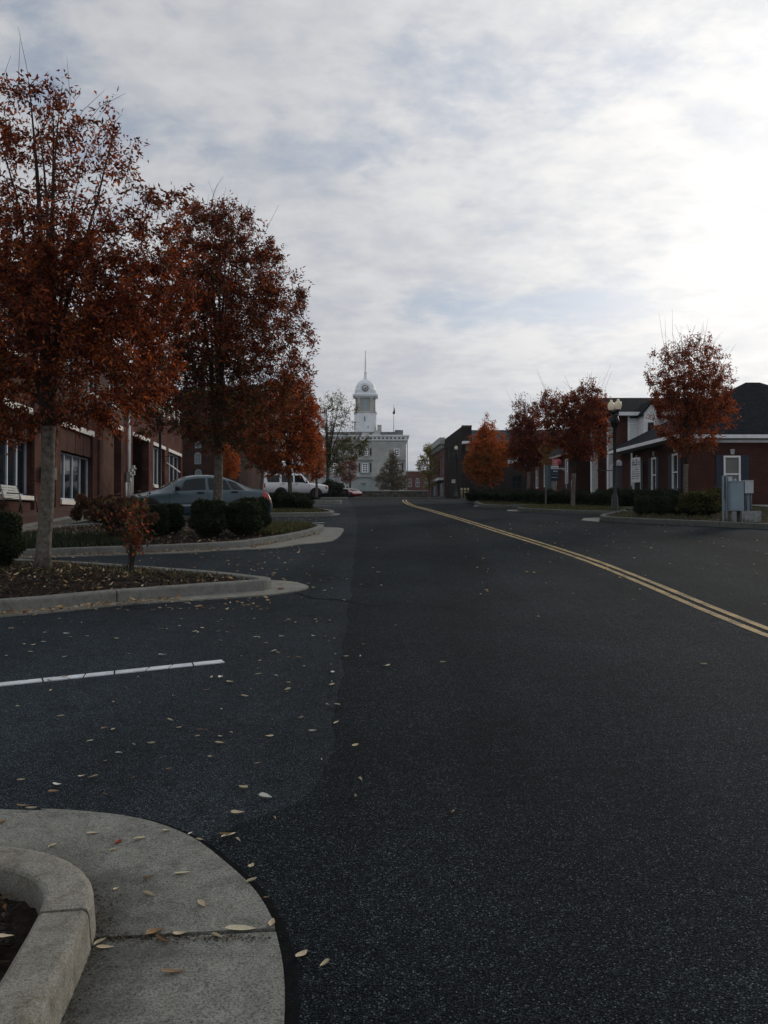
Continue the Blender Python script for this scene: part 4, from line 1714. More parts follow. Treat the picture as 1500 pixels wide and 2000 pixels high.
# street level windows with tall panes
for a, b, c, d, n in ((T(-60), T(64), 2.42, 4.34, 6), (T(118.5), T(181), 2.39, 4.30, 4)):
    window(shop, a, b, c, d, .22, n, 1, .07, .07, BLUEFR, dep=.10)
    MB().box(a - .12, b + .18, -.09, .22, c - .20, c - .002).build('sill', LINTEL, shop)
    # board and batten panel above
    n2 = int((b - a) / 1.1)
    for k in range(n2):
        u0, u1 = a + (b - a) * k / n2, a + (b - a) * (k + 1) / n2
        MB().box(u0 + .025, u1 - .025, .10 + rnd.uniform(-.006, .006), .16, d + .05, 5.27).build('panel', PANEL, shop)
    MB().box(a, b, .17, .3, d + .002, 5.278).build('panel_backing', DARKIN, shop)
    MB().box(a - .1, b + .1, -.05, .05, 5.282, 5.52).build('lintel', LINTEL, shop)
# bricked-up garage bay under its pale lintel
MB().box(T(201) + .01, T(227), .12, .30, 1.4, 6.06).build('panel', PANEL, shop)
MB().box(T(227) + .01, T(236.5) - .01, .36, .5, 1.4, 6.06).build('door', DARKIN, shop)
MB().box(T(198), T(237.6), -.07, .05, 6.08, 6.31).build('lintel', LINTEL, shop)
# door between the windows, a dark letter box and its white surround
dr = MB().box(T(84), T(103.5), .2, .26, zg(5) - .05, 4.5).build('door', M('shop_door', (.05, .035, .03), .6), shop)
MB().box(T(86.5), T(101), .17, .199, 2.5, 4.3).build('pane', GLASS, dr)
MB().box(T(84) - .02, T(84) + .05, .12, .198, zg(5), 4.52).build('door_frame', TRIM, shop)
MB().box(T(72), T(84), -.5, -.11, 3.05, 3.5).build('meter_box', BLACK, shop)
MB().box(tA0 + .4, tA1 - .4, 2.2, 2.3, 1.2, 6).build('interior', DARKIN, shop)

# conduits and meters at the corner
cd = thing('conduit_riser', 'bundle of white conduits and meter boxes at the corner of the two brick shops', 'conduit', (o0[0], o0[1], 0), SHOPROT)
WPIPE = M('white_pipe', (.78, .79, .79), .5, .15, 3)
tc_ = T(246.5)
for k, (dx, r, a, b) in enumerate(((.0, .05, zg(17), 10.2), (.26, .045, zg(17), 9.8), (.62, .03, zg(17), 4.1), (-.5, .045, zg(17), 3.5), (.95, .03, zg(17), 3.9))):
    MB().tube([(tc_ + dx, -.12, a - .05), (tc_ + dx - .01, -.12, (a + b) / 2), (tc_ + dx, -.12, b)], r, 8).build('pipe', WPIPE, cd)
MB().box(tc_ - .55, tc_ - .02, -.2, -.06, 7.6, 10.1).build('duct_cover', WPIPE, cd)
for k in range(3):
    m_ = MB().box(tc_ - .25 + k * .42, tc_ + .05 + k * .42, -.26, -.06, 3.55 + .2 * k, 4.05 + .2 * k).build('meter_box', M('grey_box', (.3, .31, .31), .5), cd)
    MB().lathe([(.09, -.02), (.09, .05), (.06, .08), (0, .085)], 12, (tc_ - .10 + k * .42, -.26, 3.85 + .2 * k), M=Matrix.Rotation(R(90), 3, 'X')).build('meter', M('meter_glass', (.2, .2, .2), .2), m_)

# second shop
shop2 = thing('brick_shop', 'lower wine brick shop with white lintels over its doorway and windows, next up the street', 'building', (o0[0], o0[1], 0), SHOPROT)
tB0, tB1 = tA1 + .01, T(356)
ztB = 9.1
hB = [(T(258.5), T(290.5), zg(20) - .3, 6.1), (T(299), T(321.5), 3.68, 6.06), (T(328.5), T(353), 3.68, 6.06)]
mb = MB()
wall(mb, tB0, tB1, 1.6, ztB, hB, 0, .4)
mb.box(tB1 - .35, tB1 - .003, .4, 14, 2.0, ztB - .02)
mb.build('wall', BR_B, shop2)
MB().box(tB0 + .3, tB1 - .3, .41, 13.8, ztB - .5, ztB - .3).build('roof', MATS['tar_roof'], shop2)
MB().box(tB0, tB1 + .03, -.05, .42, ztB, ztB + .12).build('parapet_cap', LINTEL, shop2)
for k in range(9):
    a = tB0 + .9 + k * 1.8
    if a + .5 < tB1:
        MB().box(a, a + .5, -.10, -.003, ztB - .95, ztB - .05).build('corbel', LINTEL, shop2)
for i, (a, b, c, d) in enumerate(hB):
    MB().box(a - .1, b + .1, -.06, .06, d + .002, d + .20).build('lintel', LINTEL, shop2)
    if i:
        window(shop2, a, b, c, d, .2, 3, 1, .09, .09, BLUEFR, dep=.1)
        MB().box(a - .1, b + .1, -.1, .2, c - .17, c - .002).build('sill', LINTEL, shop2)
a, b = T(258.5), T(290.5)
MB().box(a + .01, b - .01, 1.0, 1.1, 1.9, 6.09).build('door', DARKIN, shop2)
mb = MB()
for k in range(6):
    mb.box(a + .02, a + .9, .45 + rnd.uniform(-.01, .01), .55, 4.9 + k * .19, 5.07 + k * .19)
mb.build('shutter', M('rust_shutter', (.14, .07, .055), .8, .3), shop2)
MB().box(a + .02, a + .9, .5, .55, 2.4, 4.86).build('sidelight', M('dull_glass', (.05, .06, .06), .2), shop2)
MB().tube([(T(324), -.05, 5.25), (T(333), -.2, 5.05), (T(343), -.28, 4.85)], .05, 6).build('awning_rod', WPIPE, shop2)

# third block: dark brick with arched windows, its end wall towards us
BR_C = brick_mat('brick_dark', (.07, .032, .026), (.05, .026, .022), (.07, .055, .05), .4)
blk = thing('brick_block', 'dark brick block with small arched windows beyond the wine brick shop', 'building', (-16.9, 67.5, 0), 0)


def arched(root, xc, z0, w, h, y, mat=None, glass=None):
    """arched window set in a wall face looking to -y"""
    n = 10
    prof = [(xc - w / 2, z0), (xc + w / 2, z0), (xc + w / 2, z0 + h - w / 2)] + [(xc + w / 2 * math.cos(a), z0 + h - w / 2 + w / 2 * math.sin(a)) for a in np.linspace(0, math.pi, n)[1:-1]] + [(xc - w / 2, z0 + h - w / 2)]
    inn = [(xc + (p - xc) * (1 - .16 / w), z0 + h / 2 + (q - z0 - h / 2) * (1 - .16 / h)) for p, q in prof]
    mb = MB()
    m = len(prof)
    v = [(p, y, q) for p, q in prof] + [(p, y, q) for p, q in inn] + [(p, y + .09, q) for p, q in prof] + [(p, y + .09, q) for p, q in inn]
    f = []
    for i in range(m):
        j = (i + 1) % m
        f += [(i, j, m + j, m + i), (m + i, m + j, 3 * m + j, 3 * m + i), (j, i, 2 * m + i, 2 * m + j)]
    mb.add(v, f)
    mb.box(xc - .03, xc + .03, y + .012, y + .05, z0 + .08, z0 + h - .08)
    mb.box(xc - w / 2 + .08, xc - .03, y + .014, y + .05, z0 + h * .52, z0 + h * .52 + .06)
    mb.box(xc + .03, xc + w / 2 - .08, y + .014, y + .05, z0 + h * .52, z0 + h * .52 + .06)
    o = mb.build('window', mat or TRIM, root)
    MB().add([(p, y + .055, q) for p, q in inn], [tuple(range(m))]).build('pane', glass or GLASS, o)
    return o


PALEG = M('pale_glass', (.20, .24, .27), .25, .3, 3)
blk_h = 9.5
MB().box(0, 5.3, .003, 16, 2.2, 2.2 + blk_h).build('wall', BR_C, blk)
MB().box(-.1, 5.4, -.1, 16.1, 2.2 + blk_h + .002, 2.4 + blk_h).build('parapet_cap', M('dark_stone', (.08, .075, .07)), blk)
for px, py in ((386, 893), (387, 862), (387, 926)):
    c = at(px, py, 67.4)
    arched(blk, c.x + 16.9, c.z - .55, .52, .95, -.06, M('grey_trim', (.30, .33, .35)), PALEG)
# fourth: dark shopfronts with tall yellowish windows
blk2 = thing('shop_row', 'dark shop row with tall amber windows behind the slim trunks', 'building', (-15.2, 84.2, 0), SHOPROT - .02)
mb = MB()
hs = [(a, a + .8, 4.7, 7.2) for a in (3, 4.3, 5.6, 6.9)] + [(16, 19.6, 4.0, 7.4), (23, 25, 4, 7.2)]
wall(mb, 0, 30, 3.0, 11.5, hs, 0, .4)
mb.box(.003, .35, .41, 9, 3, 11.4)
mb.build('wall', BR_C, blk2)
MB().box(-.05, 30.05, -.15, .5, 11.502, 11.75).build('parapet_cap', MATS['dark_stone'], blk2)
for h_ in hs[:4]:
    window(blk2, *h_, .15, 1, 2, .06, .05, M('dark_frame', (.05, .045, .04)), M('amber_glass', (.22, .14, .055), .3, .4, 4))
window(blk2, *hs[4], .1, 2, 2, .14, .10)
window(blk2, *hs[5], .1, 1, 2, .10, .08)
blk3 = thing('far_shop_row', 'far dark shop row closing the street beside the court house', 'building', (-17.0, 117, 0), SHOPROT - .03)
mb = MB()
hs = [(a, a + 1.4, 6.0, 8.6) for a in (4, 9, 14, 19, 25)]
wall(mb, 0, 34, 4.0, 12.0, hs, 0, .4)
mb.box(.003, .35, .41, 9, 4, 11.9)
mb.build('wall', BR_C, blk3)
for h_ in hs:
    window(blk3, *h_, .12, 1, 2, .1, .08)
MB().box(-.05, 34.05, -.15, .5, 12.002, 12.2).build('parapet_cap', MATS['dark_stone'], blk3)

# ---- right side: brick office with hip roof
BR_O = brick_mat('brick_office', (.085, .030, .022), (.058, .023, .018), (.066, .048, .042), .25)
SHING = M('dark_shingle', (.017, .020, .024), .95, .3, 5, .03, bump=.4, bscale=25)
NAVY = M('navy_shutter', (.022, .030, .048), .6, .1)
OFF_Y, OFF_X, OFF_Z = 38.0, 13.6, tz(38)
office = thing('brick_office', 'one storey brick office with dark hip roof, white eaves and navy shutters', 'building', (OFF_X, OFF_Y, 0), 0)
OW, OD = 10.6, 9.0
EZ = 5.18
fx = lambda px, Y=38.0: (px - 750) / F * Y - OFF_X
wf = (fx(1413.5), fx(1447), 3.0, 5.18 - .65)
zt = at(1430, 890, 38).z
zb = at(1430, 962, 38).z
wf = (fx(1413.5), fx(1447), zb, zt)
mb = MB()
wall(mb, 0, OW, OFF_Z - .4, EZ, [wf, (8.0, 8.8, zb, zt)], 0, .3)
mb.box(OW - .3, OW - .003, .3, OD, OFF_Z - .4, EZ).box(.003, OW - .3, OD - .3, OD - .003, OFF_Z - .4, EZ)
mb.build('wall', BR_O, office)
for q in (wf, (8.0, 8.8, zb, zt)):
    w_ = window(office, *q, -.02, 1, 2, .085, .06, dep=.1, glass=M('window_blind', (.16, .17, .155), .5, .1, 2) if q is wf else None)
    sw = .33
    for x in (q[0] - sw - .02, q[1] + .02):
        MB().box(x, x + sw, -.05, -.004, zb - .02, zt + .04).build('shutter', NAVY, office)
    MB().box(q[0] - .05, q[1] + .05, -.1, -.025, zb - .09, zb - .002).build('sill', TRIM, office)
    xc = (q[0] + q[1]) / 2
    MB().prism([(xc - .07, zt + .06), (xc + .07, zt + .06), (xc + .10, zt + .29), (xc - .10, zt + .29)], -.06, -.003).build('keystone', M('keystone', (.42, .43, .42), .8), office)
# side wall: its windows look to the road
hx = .0545


def hang(o, ang):
    '''a piece drawn up the street on the right-hand side: mirrored so that its face looks to the road'''
    o.rotation_euler = (0, 0, ang)
    o.scale = (1, -1, 1)
    return o


def side_t(px):
    Y = 15.67 / ((px - 750) / F + .0545)
    return (Y - 38.0) * math.hypot(1, hx)


zs0 = at(1320, 959, 39.2).z
hs = [(side_t(1325.5) - .0, side_t(1313.5), zs0, zs0 + 1.75), (side_t(1283), side_t(1273), zs0, zs0 + 1.75), (side_t(1253), side_t(1236.5), zs0, zs0 + 1.75)]
mb = MB()
wall(mb, .005, 8.6, OFF_Z - .4, EZ, hs, 0, .3)
rot = Matrix.Rotation(math.atan2(1, -hx), 4, 'Z')
def turned(mb, off):
    out = MB()
    out.add([rot @ Vector((p[0], -p[1], p[2])) + Vector(off) for p in mb.v], mb.f)
    return out
turned(mb, (-.003, .0, 0)).build('side_wall', BR_O, office)
for q in hs:
    # build in the wall's own frame, then hang it there
    o = window(office, *q, -.03, 1, 2, .09, .06, dep=.12)
    hang(o, math.atan2(1, -hx))
    for x in (q[0] - .36, q[1] + .02):
        s_ = MB().box(x, x + .34, -.05, -.004, q[2], q[3]).build('shutter', NAVY, office)
        hang(s_, math.atan2(1, -hx))
    k_ = MB().prism([((q[0] + q[1]) / 2 - .07, q[3] + .05), ((q[0] + q[1]) / 2 + .07, q[3] + .05), ((q[0] + q[1]) / 2 + .1, q[3] + .3), ((q[0] + q[1]) / 2 - .1, q[3] + .3)], -.06, -.003).build('keystone', MATS['keystone'], office)
    hang(k_, math.atan2(1, -hx))
# eaves, roof
ov = .42
x0, x1, y0, y1 = -ov - .3, OW + ov, -ov, OD + ov - .3
apex = at(1470, 747, 38 + OD / 2)
ax, ay, az_ = apex.x - OFF_X, OD / 2, apex.z
mb = MB()
mb.add([(x0, y0, EZ + .2), (x1, y0, EZ + .2), (x1, y1, EZ + .2), (x0 - .45, y1, EZ + .2), (ax - .35, ay, az_), (ax + .35, ay, az_)],
       [(0, 1, 5, 4), (1, 2, 5), (2, 3, 4, 5), (3, 0, 4)])
mb.build('roof', SHING, office)
mb = MB()
for (a, b, c, d) in ((x0, x1, y0, y0 + .05), (x1 - .05, x1, y0 + .051, y1)):
    mb.box(a, b, c, d, EZ + .03, EZ + .19)
dirw = Vector((-.45, y1 - y0, 0)).normalized()
mb.add([(x0, y0 + .051, EZ + .03), (x0 - .45, y1, EZ + .03), (x0 - .45, y1, EZ + .19), (x0, y0 + .051, EZ + .19), (x0 + .05, y0 + .051, EZ + .03), (x0 - .40, y1, EZ + .03), (x0 - .40, y1, EZ + .19), (x0 + .05, y0 + .051, EZ + .19)],
       [(0, 1, 2, 3), (7, 6, 5, 4), (0, 4, 5, 1), (3, 2, 6, 7)])
mb.build('fascia', TRIM, office)
mb = MB()
mb.add([(x0 + .02, y0 + .02, EZ + .025), (x1 - .02, y0 + .02, EZ + .025), (x1 - .02, y1, EZ + .025), (x0 - .43, y1, EZ + .025)], [(0, 1, 2, 3)])
mb.build('soffit', M('soffit', (.34, .36, .37)), office)
mb = MB().box(-.02, OW, -.05, -.003, EZ - .13, EZ - .002)
mb.build('frieze', TRIM, office)
MB().tube([(-.02, -.10, EZ), (-.02, -.10, OFF_Z + .9), (-.02, -.10, OFF_Z + .05)], .045, 8).build('downspout', TRIM, office)
# notice board on the side wall
bp_ = at(1252, 918, 43.0)
nb = thing('notice_board', 'white hanging notice board with dark lines of lettering on the office side wall', 'notice board', (bp_.x - .25, 43.0, bp_.z), math.radians(-72))
MB().box(-.36, .36, -.03, .03, -.63, .63).build('board', WHITE, nb)
mb = MB()
for k in range(9):
    u = -.31
    z = .46 - k * .115
    big = k < 3
    while u < .28:
        w_ = rnd.uniform(.02, .05) * (1.6 if big else 1)
        if rnd.random() < .82:
            mb.box(u, min(u + w_, .32), -.036, -.031, z, z + (.085 if big else .05))
        u += w_ + .02
mb.build('lettering', M('ink_blue', (.05, .07, .12)), nb)
MB().box(-.40, -.365, -.04, .04, -.8, .9).build('post', TRIM, nb)

# two storey main block with portico
MX, MY, MZ = 13.7, 48.0, tz(50)
main = thing('portico_house', 'two storey brick house with white siding, dark roof and white portico pillars', 'building', (MX, MY, 0), 0)
mz = lambda py, Y: at(750, py, Y).z
ez, rz_ = mz(813, 48), mz(777, 54)
bw = (1227 - 750) / F * 48 - MX
MB().box(-.25, bw, 0, 1.6, MZ - .5, ez - .002).build('wall', BR_O, main)
MB().box(1.05, 11, .06, 11, MZ - .5, ez - .002).build('upper_wall', BR_O, main)
for k in range(14):
    z0 = mz(872, 48) + k * .125
    if z0 + .12 < ez:
        MB().add([(bw + .1, -.03, z0), (4, -.03, z0), (4, .05, z0 + .122), (bw + .1, .05, z0 + .122), (bw + .1, .058, z0), (4, .058, z0)], [(0, 1, 2, 3), (0, 4, 5, 1)]).build('siding_board', TRIM, main)
MB().box(bw - .02, bw + .1, -.02, .055, mz(872, 48), ez - .003).build('corner_board', TRIM, main)
MB().box(-.6, 11.2, -.42, -.34, ez + .0, ez + .2).build('fascia', TRIM, main)
MB().box(-.6, 11.2, -.33, .0, ez, ez + .04).build('soffit', MATS['soffit'], main)
mb = MB()
mb.prism([(-.4, ez + .2), (6.0, rz_), (12.2, ez + .2)], -.7, 11.3, 'x')
mb.build('roof', M('dark_shingle_house', (.009, .011, .014), .95, .3, 5, .02), main)
# upper window by the lamp
q = ((1177 - 750) / F * 48 - MX + .05, (1184 - 750) / F * 48 - MX + .05, mz(868, 48), mz(820, 48))
# dormer gable
d0, d1 = (1258 - 750) / F * 47 - MX, (1284 - 750) / F * 47 - MX
dm = MB()
dm.prism([(d0, mz(868, 47)), (d1, mz(868, 47)), (d1, mz(806, 47)), ((d0 + d1) / 2 + .1, mz(784, 47)), (d0, mz(806, 47))], -1.0, 1.0)
do = dm.build('dormer', TRIM, main)
MB().box(d0 + .22, d1 - .2, -1.04, -1.003, mz(860, 47), mz(825, 47)).build('pane', GLASS, do)
for s in (-1, 1):
    xm = (d0 + d1) / 2 + .1
    xa = d0 - .15 if s < 0 else d1 + .15
    MB().add([(xa, -1.15, mz(808, 47)), (xm, -1.15, mz(783, 47) + .08), (xm, 1, mz(783, 47) + .08), (xa, 1, mz(808, 47)),
              (xa, -1.15, mz(808, 47) - .12), (xm, -1.15, mz(783, 47) - .06), (xm, 1, mz(783, 47) - .06), (xa, 1, mz(808, 47) - .12)],
             [(0, 1, 2, 3), (7, 6, 5, 4), (0, 4, 5, 1), (3, 7, 4, 0)]).build('dormer_roof', SHING, main)
# portico
for px, Y, top in ((1192, 50.5, 812), (1160.5, 57.0, 822)):
    x = (px - 750) / F * Y - MX
    zt_ = mz(top, Y)
    w_ = .16 if Y < 52 else .20
    g0 = tz(Y) - .05
    p_ = MB().box(x - w_, x + w_, Y - MY - w_, Y - MY + w_, g0 + .25, zt_ - .22).build('pillar', TRIM, main)
    MB().box(x - w_ - .07, x + w_ + .07, Y - MY - w_ - .07, Y - MY + w_ + .07, g0, g0 + .249).build('plinth', TRIM, p_)
    MB().box(x - w_ - .08, x + w_ + .08, Y - MY - w_ - .08, Y - MY + w_ + .08, zt_ - .219, zt_).build('capital', TRIM, p_)
xp = (1192 - 750) / F * 50.5 - MX
MB().box(xp - .4, xp + 1.8, 2.0, 10.2, mz(812, 50.5) + .002, mz(812, 50.5) + .4).build('portico_beam', TRIM, main)
# entrance with white surround between the pillars and the office
xe = (1206 - 750) / F * 47.9 - MX
MB().box(xe - .28, xe + .45, -.10, -.004, MZ + .05, mz(910, 48)).build('door', M('door_violet', (.16, .15, .19), .5), main)
MB().prism([(xe - .4, mz(910, 48)), (xe + .55, mz(910, 48)), (xe + .08, mz(898, 48))], -.16, -.004).build('door_pediment', TRIM, main)
for x in (xe - .36, xe + .47):
    MB().box(x, x + .09, -.14, -.004, MZ, mz(910, 48) - .002).build('door_frame', TRIM, main)
q = ((1178 - 750) / F * 47.9 - MX, (1186 - 750) / F * 47.9 - MX)
# low wing on the far side
wing = thing('office_wing', 'low brick wing of the office beyond the portico pillars', 'building', (13.4, 60.0, 0), math.atan2(1, -.04))
wing.scale = (1, -1, 1)
mb = MB()
hw = [(1.2, 2.0, 4.2, 6.0), (4.6, 5.4, 4.2, 6.0), (8.0, 8.8, 4.2, 6.0), (11, 11.8, 4.2, 6)]
wall(mb, 0, 14, 2.5, 6.3, hw, 0, .3)
mb.box(.003, .3, .31, 7, 2.5, 6.29)
mb.build('wall', BR_O, wing)
for h_ in hw:
    window(wing, *h_, -.03, 1, 2, .08, .05, dep=.1)
mb = MB()
mb.prism([(-.4, 6.33), (3.6, 8.6), (7.4, 6.33)], -.3, 14.3, 'x')
mb.build('roof', SHING, wing)
MB().box(-.3, 14.3, -.44, -.38, 6.2, 6.34).build('fascia', M('tan_fascia', (.40, .33, .26)), wing)

# ---- dark two storey building up the road
DKB = brick_mat('brick_black', (.036, .026, .024), (.026, .020, .020), (.045, .038, .036), .35)
dk = thing('dark_building', 'dark two storey brick building with a stepped gable and blue-green roof edge', 'building', (7.83, 85.0, 0), 0)
TEAL = M('teal_metal', (.055, .10, .125), .5, .15, 3)
dz = lambda py, Y=85.0: at(750, py, Y).z
dx = lambda px, Y=85.0: (px - 750) / F * Y - 7.83
zr = dz(833)
h2 = [(dx(1000), dx(1020), dz(955), dz(928)), (dx(1030), dx(1060), dz(955), dz(928)), (dx(990), dx(1016), dz(905), dz(880))]
mb = MB()
wall(mb, .003, 17, 3.0, dz(848), h2, .004, .4)
mb.build('wall', DKB, dk)
mb = MB()
wall(mb, 0, 1.0, 3.0, zr, (), -.02, .002)
th = math.atan2(13.4, -.73)
rot2 = Matrix.Rotation(th, 4, 'Z')
m2 = MB()
hf = [(2.5, 4, 8.0, 9.6), (6, 7.5, 8.0, 9.6), (9.5, 11, 8, 9.6)]
wall(m2, 0, 13.5, 3.0, zr, hf, 0, .35)
mb.add([rot2 @ Vector((p[0], -p[1], p[2])) for p in m2.v], m2.f)
mb.build('front_wall', DKB, dk)
for h_ in hf:
    o = window(dk, *h_, .1, 1, 2, .07, .06, M('grey_frame', (.2, .22, .24)))
    hang(o, th)
MB().box(1.0, 17, -.06, .42, dz(862), dz(840)).build('roof_edge', TEAL, dk)
MB().box(.3, 16.8, .42, 13, dz(862), dz(850)).build('roof', MATS['tar_roof'], dk)
MB().box(-.02, 1.02, -.05, .1, zr, zr + .12).build('parapet_cap', MATS['dark_stone'], dk)
for h_ in h2:
    window(dk, *h_, .1, 2, 2, .06, .05, M('black_frame', (.02, .022, .024)))
MB().box(dx(1005), dx(1012), -.05, .003, dz(905), dz(893)).build('pale_blind', WHITE, dk)
MB().box(dx(992), dx(1003.5), -.05, .003, dz(905), dz(899)).build('pale_blind', WHITE, dk)
MB().box(dx(902), dx(922), -.9, -.05, dz(868), dz(863)).build('canopy', TRIM, dk)
MB().box(dx(909), dx(920), -.12, -.003, dz(880), dz(864)).build('panel', M('tan_panel', (.2, .19, .15)), dk)
sg = thing('wall_sign', 'small white sign with black lines on the dark building by the bollards', 'sign', tuple(at(887, 940, 84.5)), 0)
MB().box(-.24, .24, -.02, .02, -.17, .17).build('plate', WHITE, sg)
mb = MB()
for z in (.07, -.02, -.11):
    for k in range(5):
        mb.box(-.19 + k * .08, -.13 + k * .08, -.026, -.021, z, z + .05)
mb.build('lettering', BLACK, sg)
MB().box(.02, .06, .02, .06, -2.0, .17).build('post', BLACK, sg)
# row of older facades beyond, seen edge on
rows = thing('cornice_row', 'row of old shop fronts with pale bracketed cornices beyond the dark building', 'building', (7.05, 98.7, 0), th)
rows.scale = (1, -1, 1)
zc = 10.4
mb = MB()
hr_ = [(a, a + 1.0, 7.0, 9.0) for a in (1.2, 3.4, 5.6, 8.6, 10.8, 13)]
wall(mb, 0, 16, 3.5, zc, hr_ + [(1, 6.5, 4.3, 6.1), (8.5, 14, 4.3, 6.1)], 0, .35)
mb.build('wall', M('red_wall', (.12, .05, .042), .85), rows)
for h_ in hr_:
    window(rows, *h_, .1, 1, 2, .1, .07)
MB().box(-.05, 16.05, -.55, .1, zc + .002, zc + .75).build('cornice', M('pale_cornice', (.36, .40, .38)), rows)
for k in range(14):
    MB().box(.2 + k * 1.15, .5 + k * 1.15, -.4, -.002, zc - .5, zc).build('bracket', MATS['pale_cornice'], rows)
window(rows, 1, 6.5, 4.3, 6.1, .1, 3, 1, .14, .1, M('teal_front', (.10, .16, .20)))
window(rows, 8.5, 14, 4.3, 6.1, .1, 3, 1, .14, .1, MATS['teal_front'])
MB().box(.8, 6.7, -.6, .0, 6.2, 6.5).build('awning', WHITE, rows)

# ---- red brick hall far beyond
fr = thing('red_brick_hall', 'low red brick hall with white arched windows beyond the stone wall', 'building', tuple(at(813, 955, 250) * 1)[:2] + (0,), 0)
fz = lambda py: at(750, py, 250).z
MB().box(-4.0, 6, .003, 10, 6, fz(921)).build('wall', M('hall_brick', (.13, .05, .042), .9, .2, .5), fr)
MB().box(-4.1, 6.1, -.15, 10.1, fz(921) + .002, fz(919)).build('parapet_cap', TRIM, fr)
for px in (800.5, 815.5, 831):
    arched(fr, (px - 813) / F * 250, fz(951), 1.0, (951 - 934) * 250 / F, -.12, TRIM)

# ---- the court house
CY = 230.0
cc = at(713, 960, CY)
STONE = M('pale_stone', (.46, .48, .46), .85, .2, .35, .2, tint=(.57, .58, .55))
STONE2 = M('base_stone', (.30, .33, .33), .85, .2, .4, .2)
TSTONE = M('tower_stone', (.50, .49, .45), .85, .25, .5, .2)
TWHITE = M('tower_white', (.86, .90, .92), .6, .1, .5)
ATTIC = M('attic_slate', (.15, .16, .16), .8, .25, .6)
ch = thing('court_house', 'pale stone court house with domed white clock tower and spire', 'court house', (cc.x, CY, 0), 0)
cz = lambda py: at(750, py, CY).z
K = CY / F
zb_ = tz(CY) - 1
HW = 80 * K
# rusticated wall: courses with recessed joints
wins = []
for xo in (-62 * K, 0, 62 * K):
    wins.append((xo - 5.2 * K, xo + 5.2 * K, cz(890.5), cz(876)))
    wins.append((xo - 5.8 * K, xo + 5.8 * K, cz(922.5), cz(904.5)))
dor = (-8 * K, 2 * K, cz(965), cz(944))
mb = MB()
wall(mb, -HW, HW, cz(930), cz(860), [w for w in wins], .10, .6)
z = cz(930)
while z < cz(866):
    z2 = z + .58
    xs = [(-HW - .02, HW + .02)]
    for w in wins:
        if w[2] - .25 < z2 and w[3] + .25 > z:
            xs2 = []
            for a, b in xs:
                if w[0] - .35 > a and w[1] + .35 < b:
                    xs2 += [(a, w[0] - .35), (w[1] + .35, b)]
                else:
                    xs2.append((a, b))
            xs = xs2
    for a, b in xs:
        mb.box(a, b, -.06, .097, z + .10, z2)
    z = z2
mb.box(-HW + .003, HW - .003, .6, 22, zb_, cz(860))
mb.build('wall', STONE, ch)
mb = MB()
wall(mb, -HW - .35, HW + .35, zb_, cz(931), [dor], -.4, .59)
mb.build('base_wall', STONE2, ch)
MB().box(-HW - .5, HW + .5, -.6, .0, cz(931) + .003, cz(929)).build('string_course', STONE, ch)
for i, w in enumerate(wins):
    o = window(ch, *w, .12, 2, 4 if i % 2 else 3, .22, .20, TWHITE, dep=.25)
    up_ = i % 2 == 0
    # dark narrow lights on either side, hood and sill
    xc = (w[0] + w[1]) / 2
    if abs(xc) < 1 or not up_:
        for s in (-1, 1):
            MB().box(xc + s * 11 * K - .22, xc + s * 11 * K + .22, -.06, -.005, w[2], w[3]).build('side_light', M('side_light', (.035, .055, .06), .4), ch)
    if not up_:
        MB().box(xc - 16 * K, xc + 16 * K, -.55, .0, cz(899.5), cz(897.5)).build('hood', STONE2, ch)
        mb = MB()
        for q in range(9):
            mb.box(xc - 1.25 + q * .30, xc - 1.10 + q * .30, -.35, -.1, w[2] - .85, w[2] - .2)
        mb.box(xc - 1.5, xc + 1.5, -.4, -.1, w[2] - .19, w[2] - .05).box(xc - 1.5, xc + 1.5, -.4, -.1, w[2] - 1.0, w[2] - .86)
        mb.build('balustrade', STONE2, ch)
    else:
        MB().box(w[0] - .2, w[1] + .2, -.25, .1, w[2] - .25, w[2] - .003).build('sill', STONE, ch)
o = window(ch, *dor, .0, 2, 2, .25, .15, M('pale_blue_door', (.36, .46, .50), .5), glass=M('door_pale', (.26, .34, .37), .5), dep=.2)
n = 12
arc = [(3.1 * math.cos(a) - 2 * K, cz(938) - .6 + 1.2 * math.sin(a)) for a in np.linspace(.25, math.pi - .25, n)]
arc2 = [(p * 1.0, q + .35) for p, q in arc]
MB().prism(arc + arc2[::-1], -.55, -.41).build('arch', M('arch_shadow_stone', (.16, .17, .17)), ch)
# cornice with dentils
mb = MB()
mb.box(-HW - .35, HW + .35, -.45, 22.4, cz(860.5), cz(857.8))
mb.box(-HW - .9, HW + .9, -1.0, 22.9, cz(852.5), cz(850))
mb.box(-HW - .6, HW + .6, -.7, 22.6, cz(854.5), cz(852.5) - .003)
mb.build('cornice', TWHITE, ch)
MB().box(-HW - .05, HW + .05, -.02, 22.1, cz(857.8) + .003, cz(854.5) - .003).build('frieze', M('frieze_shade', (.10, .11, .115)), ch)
mb = MB()
k = -HW - .2
while k < HW + .2:
    mb.box(k, k + .55, -.65, -.03, cz(857.4), cz(854.6))
    k += 1.1
mb.build('dentils', TWHITE, ch)['kind'] = 'stuff'
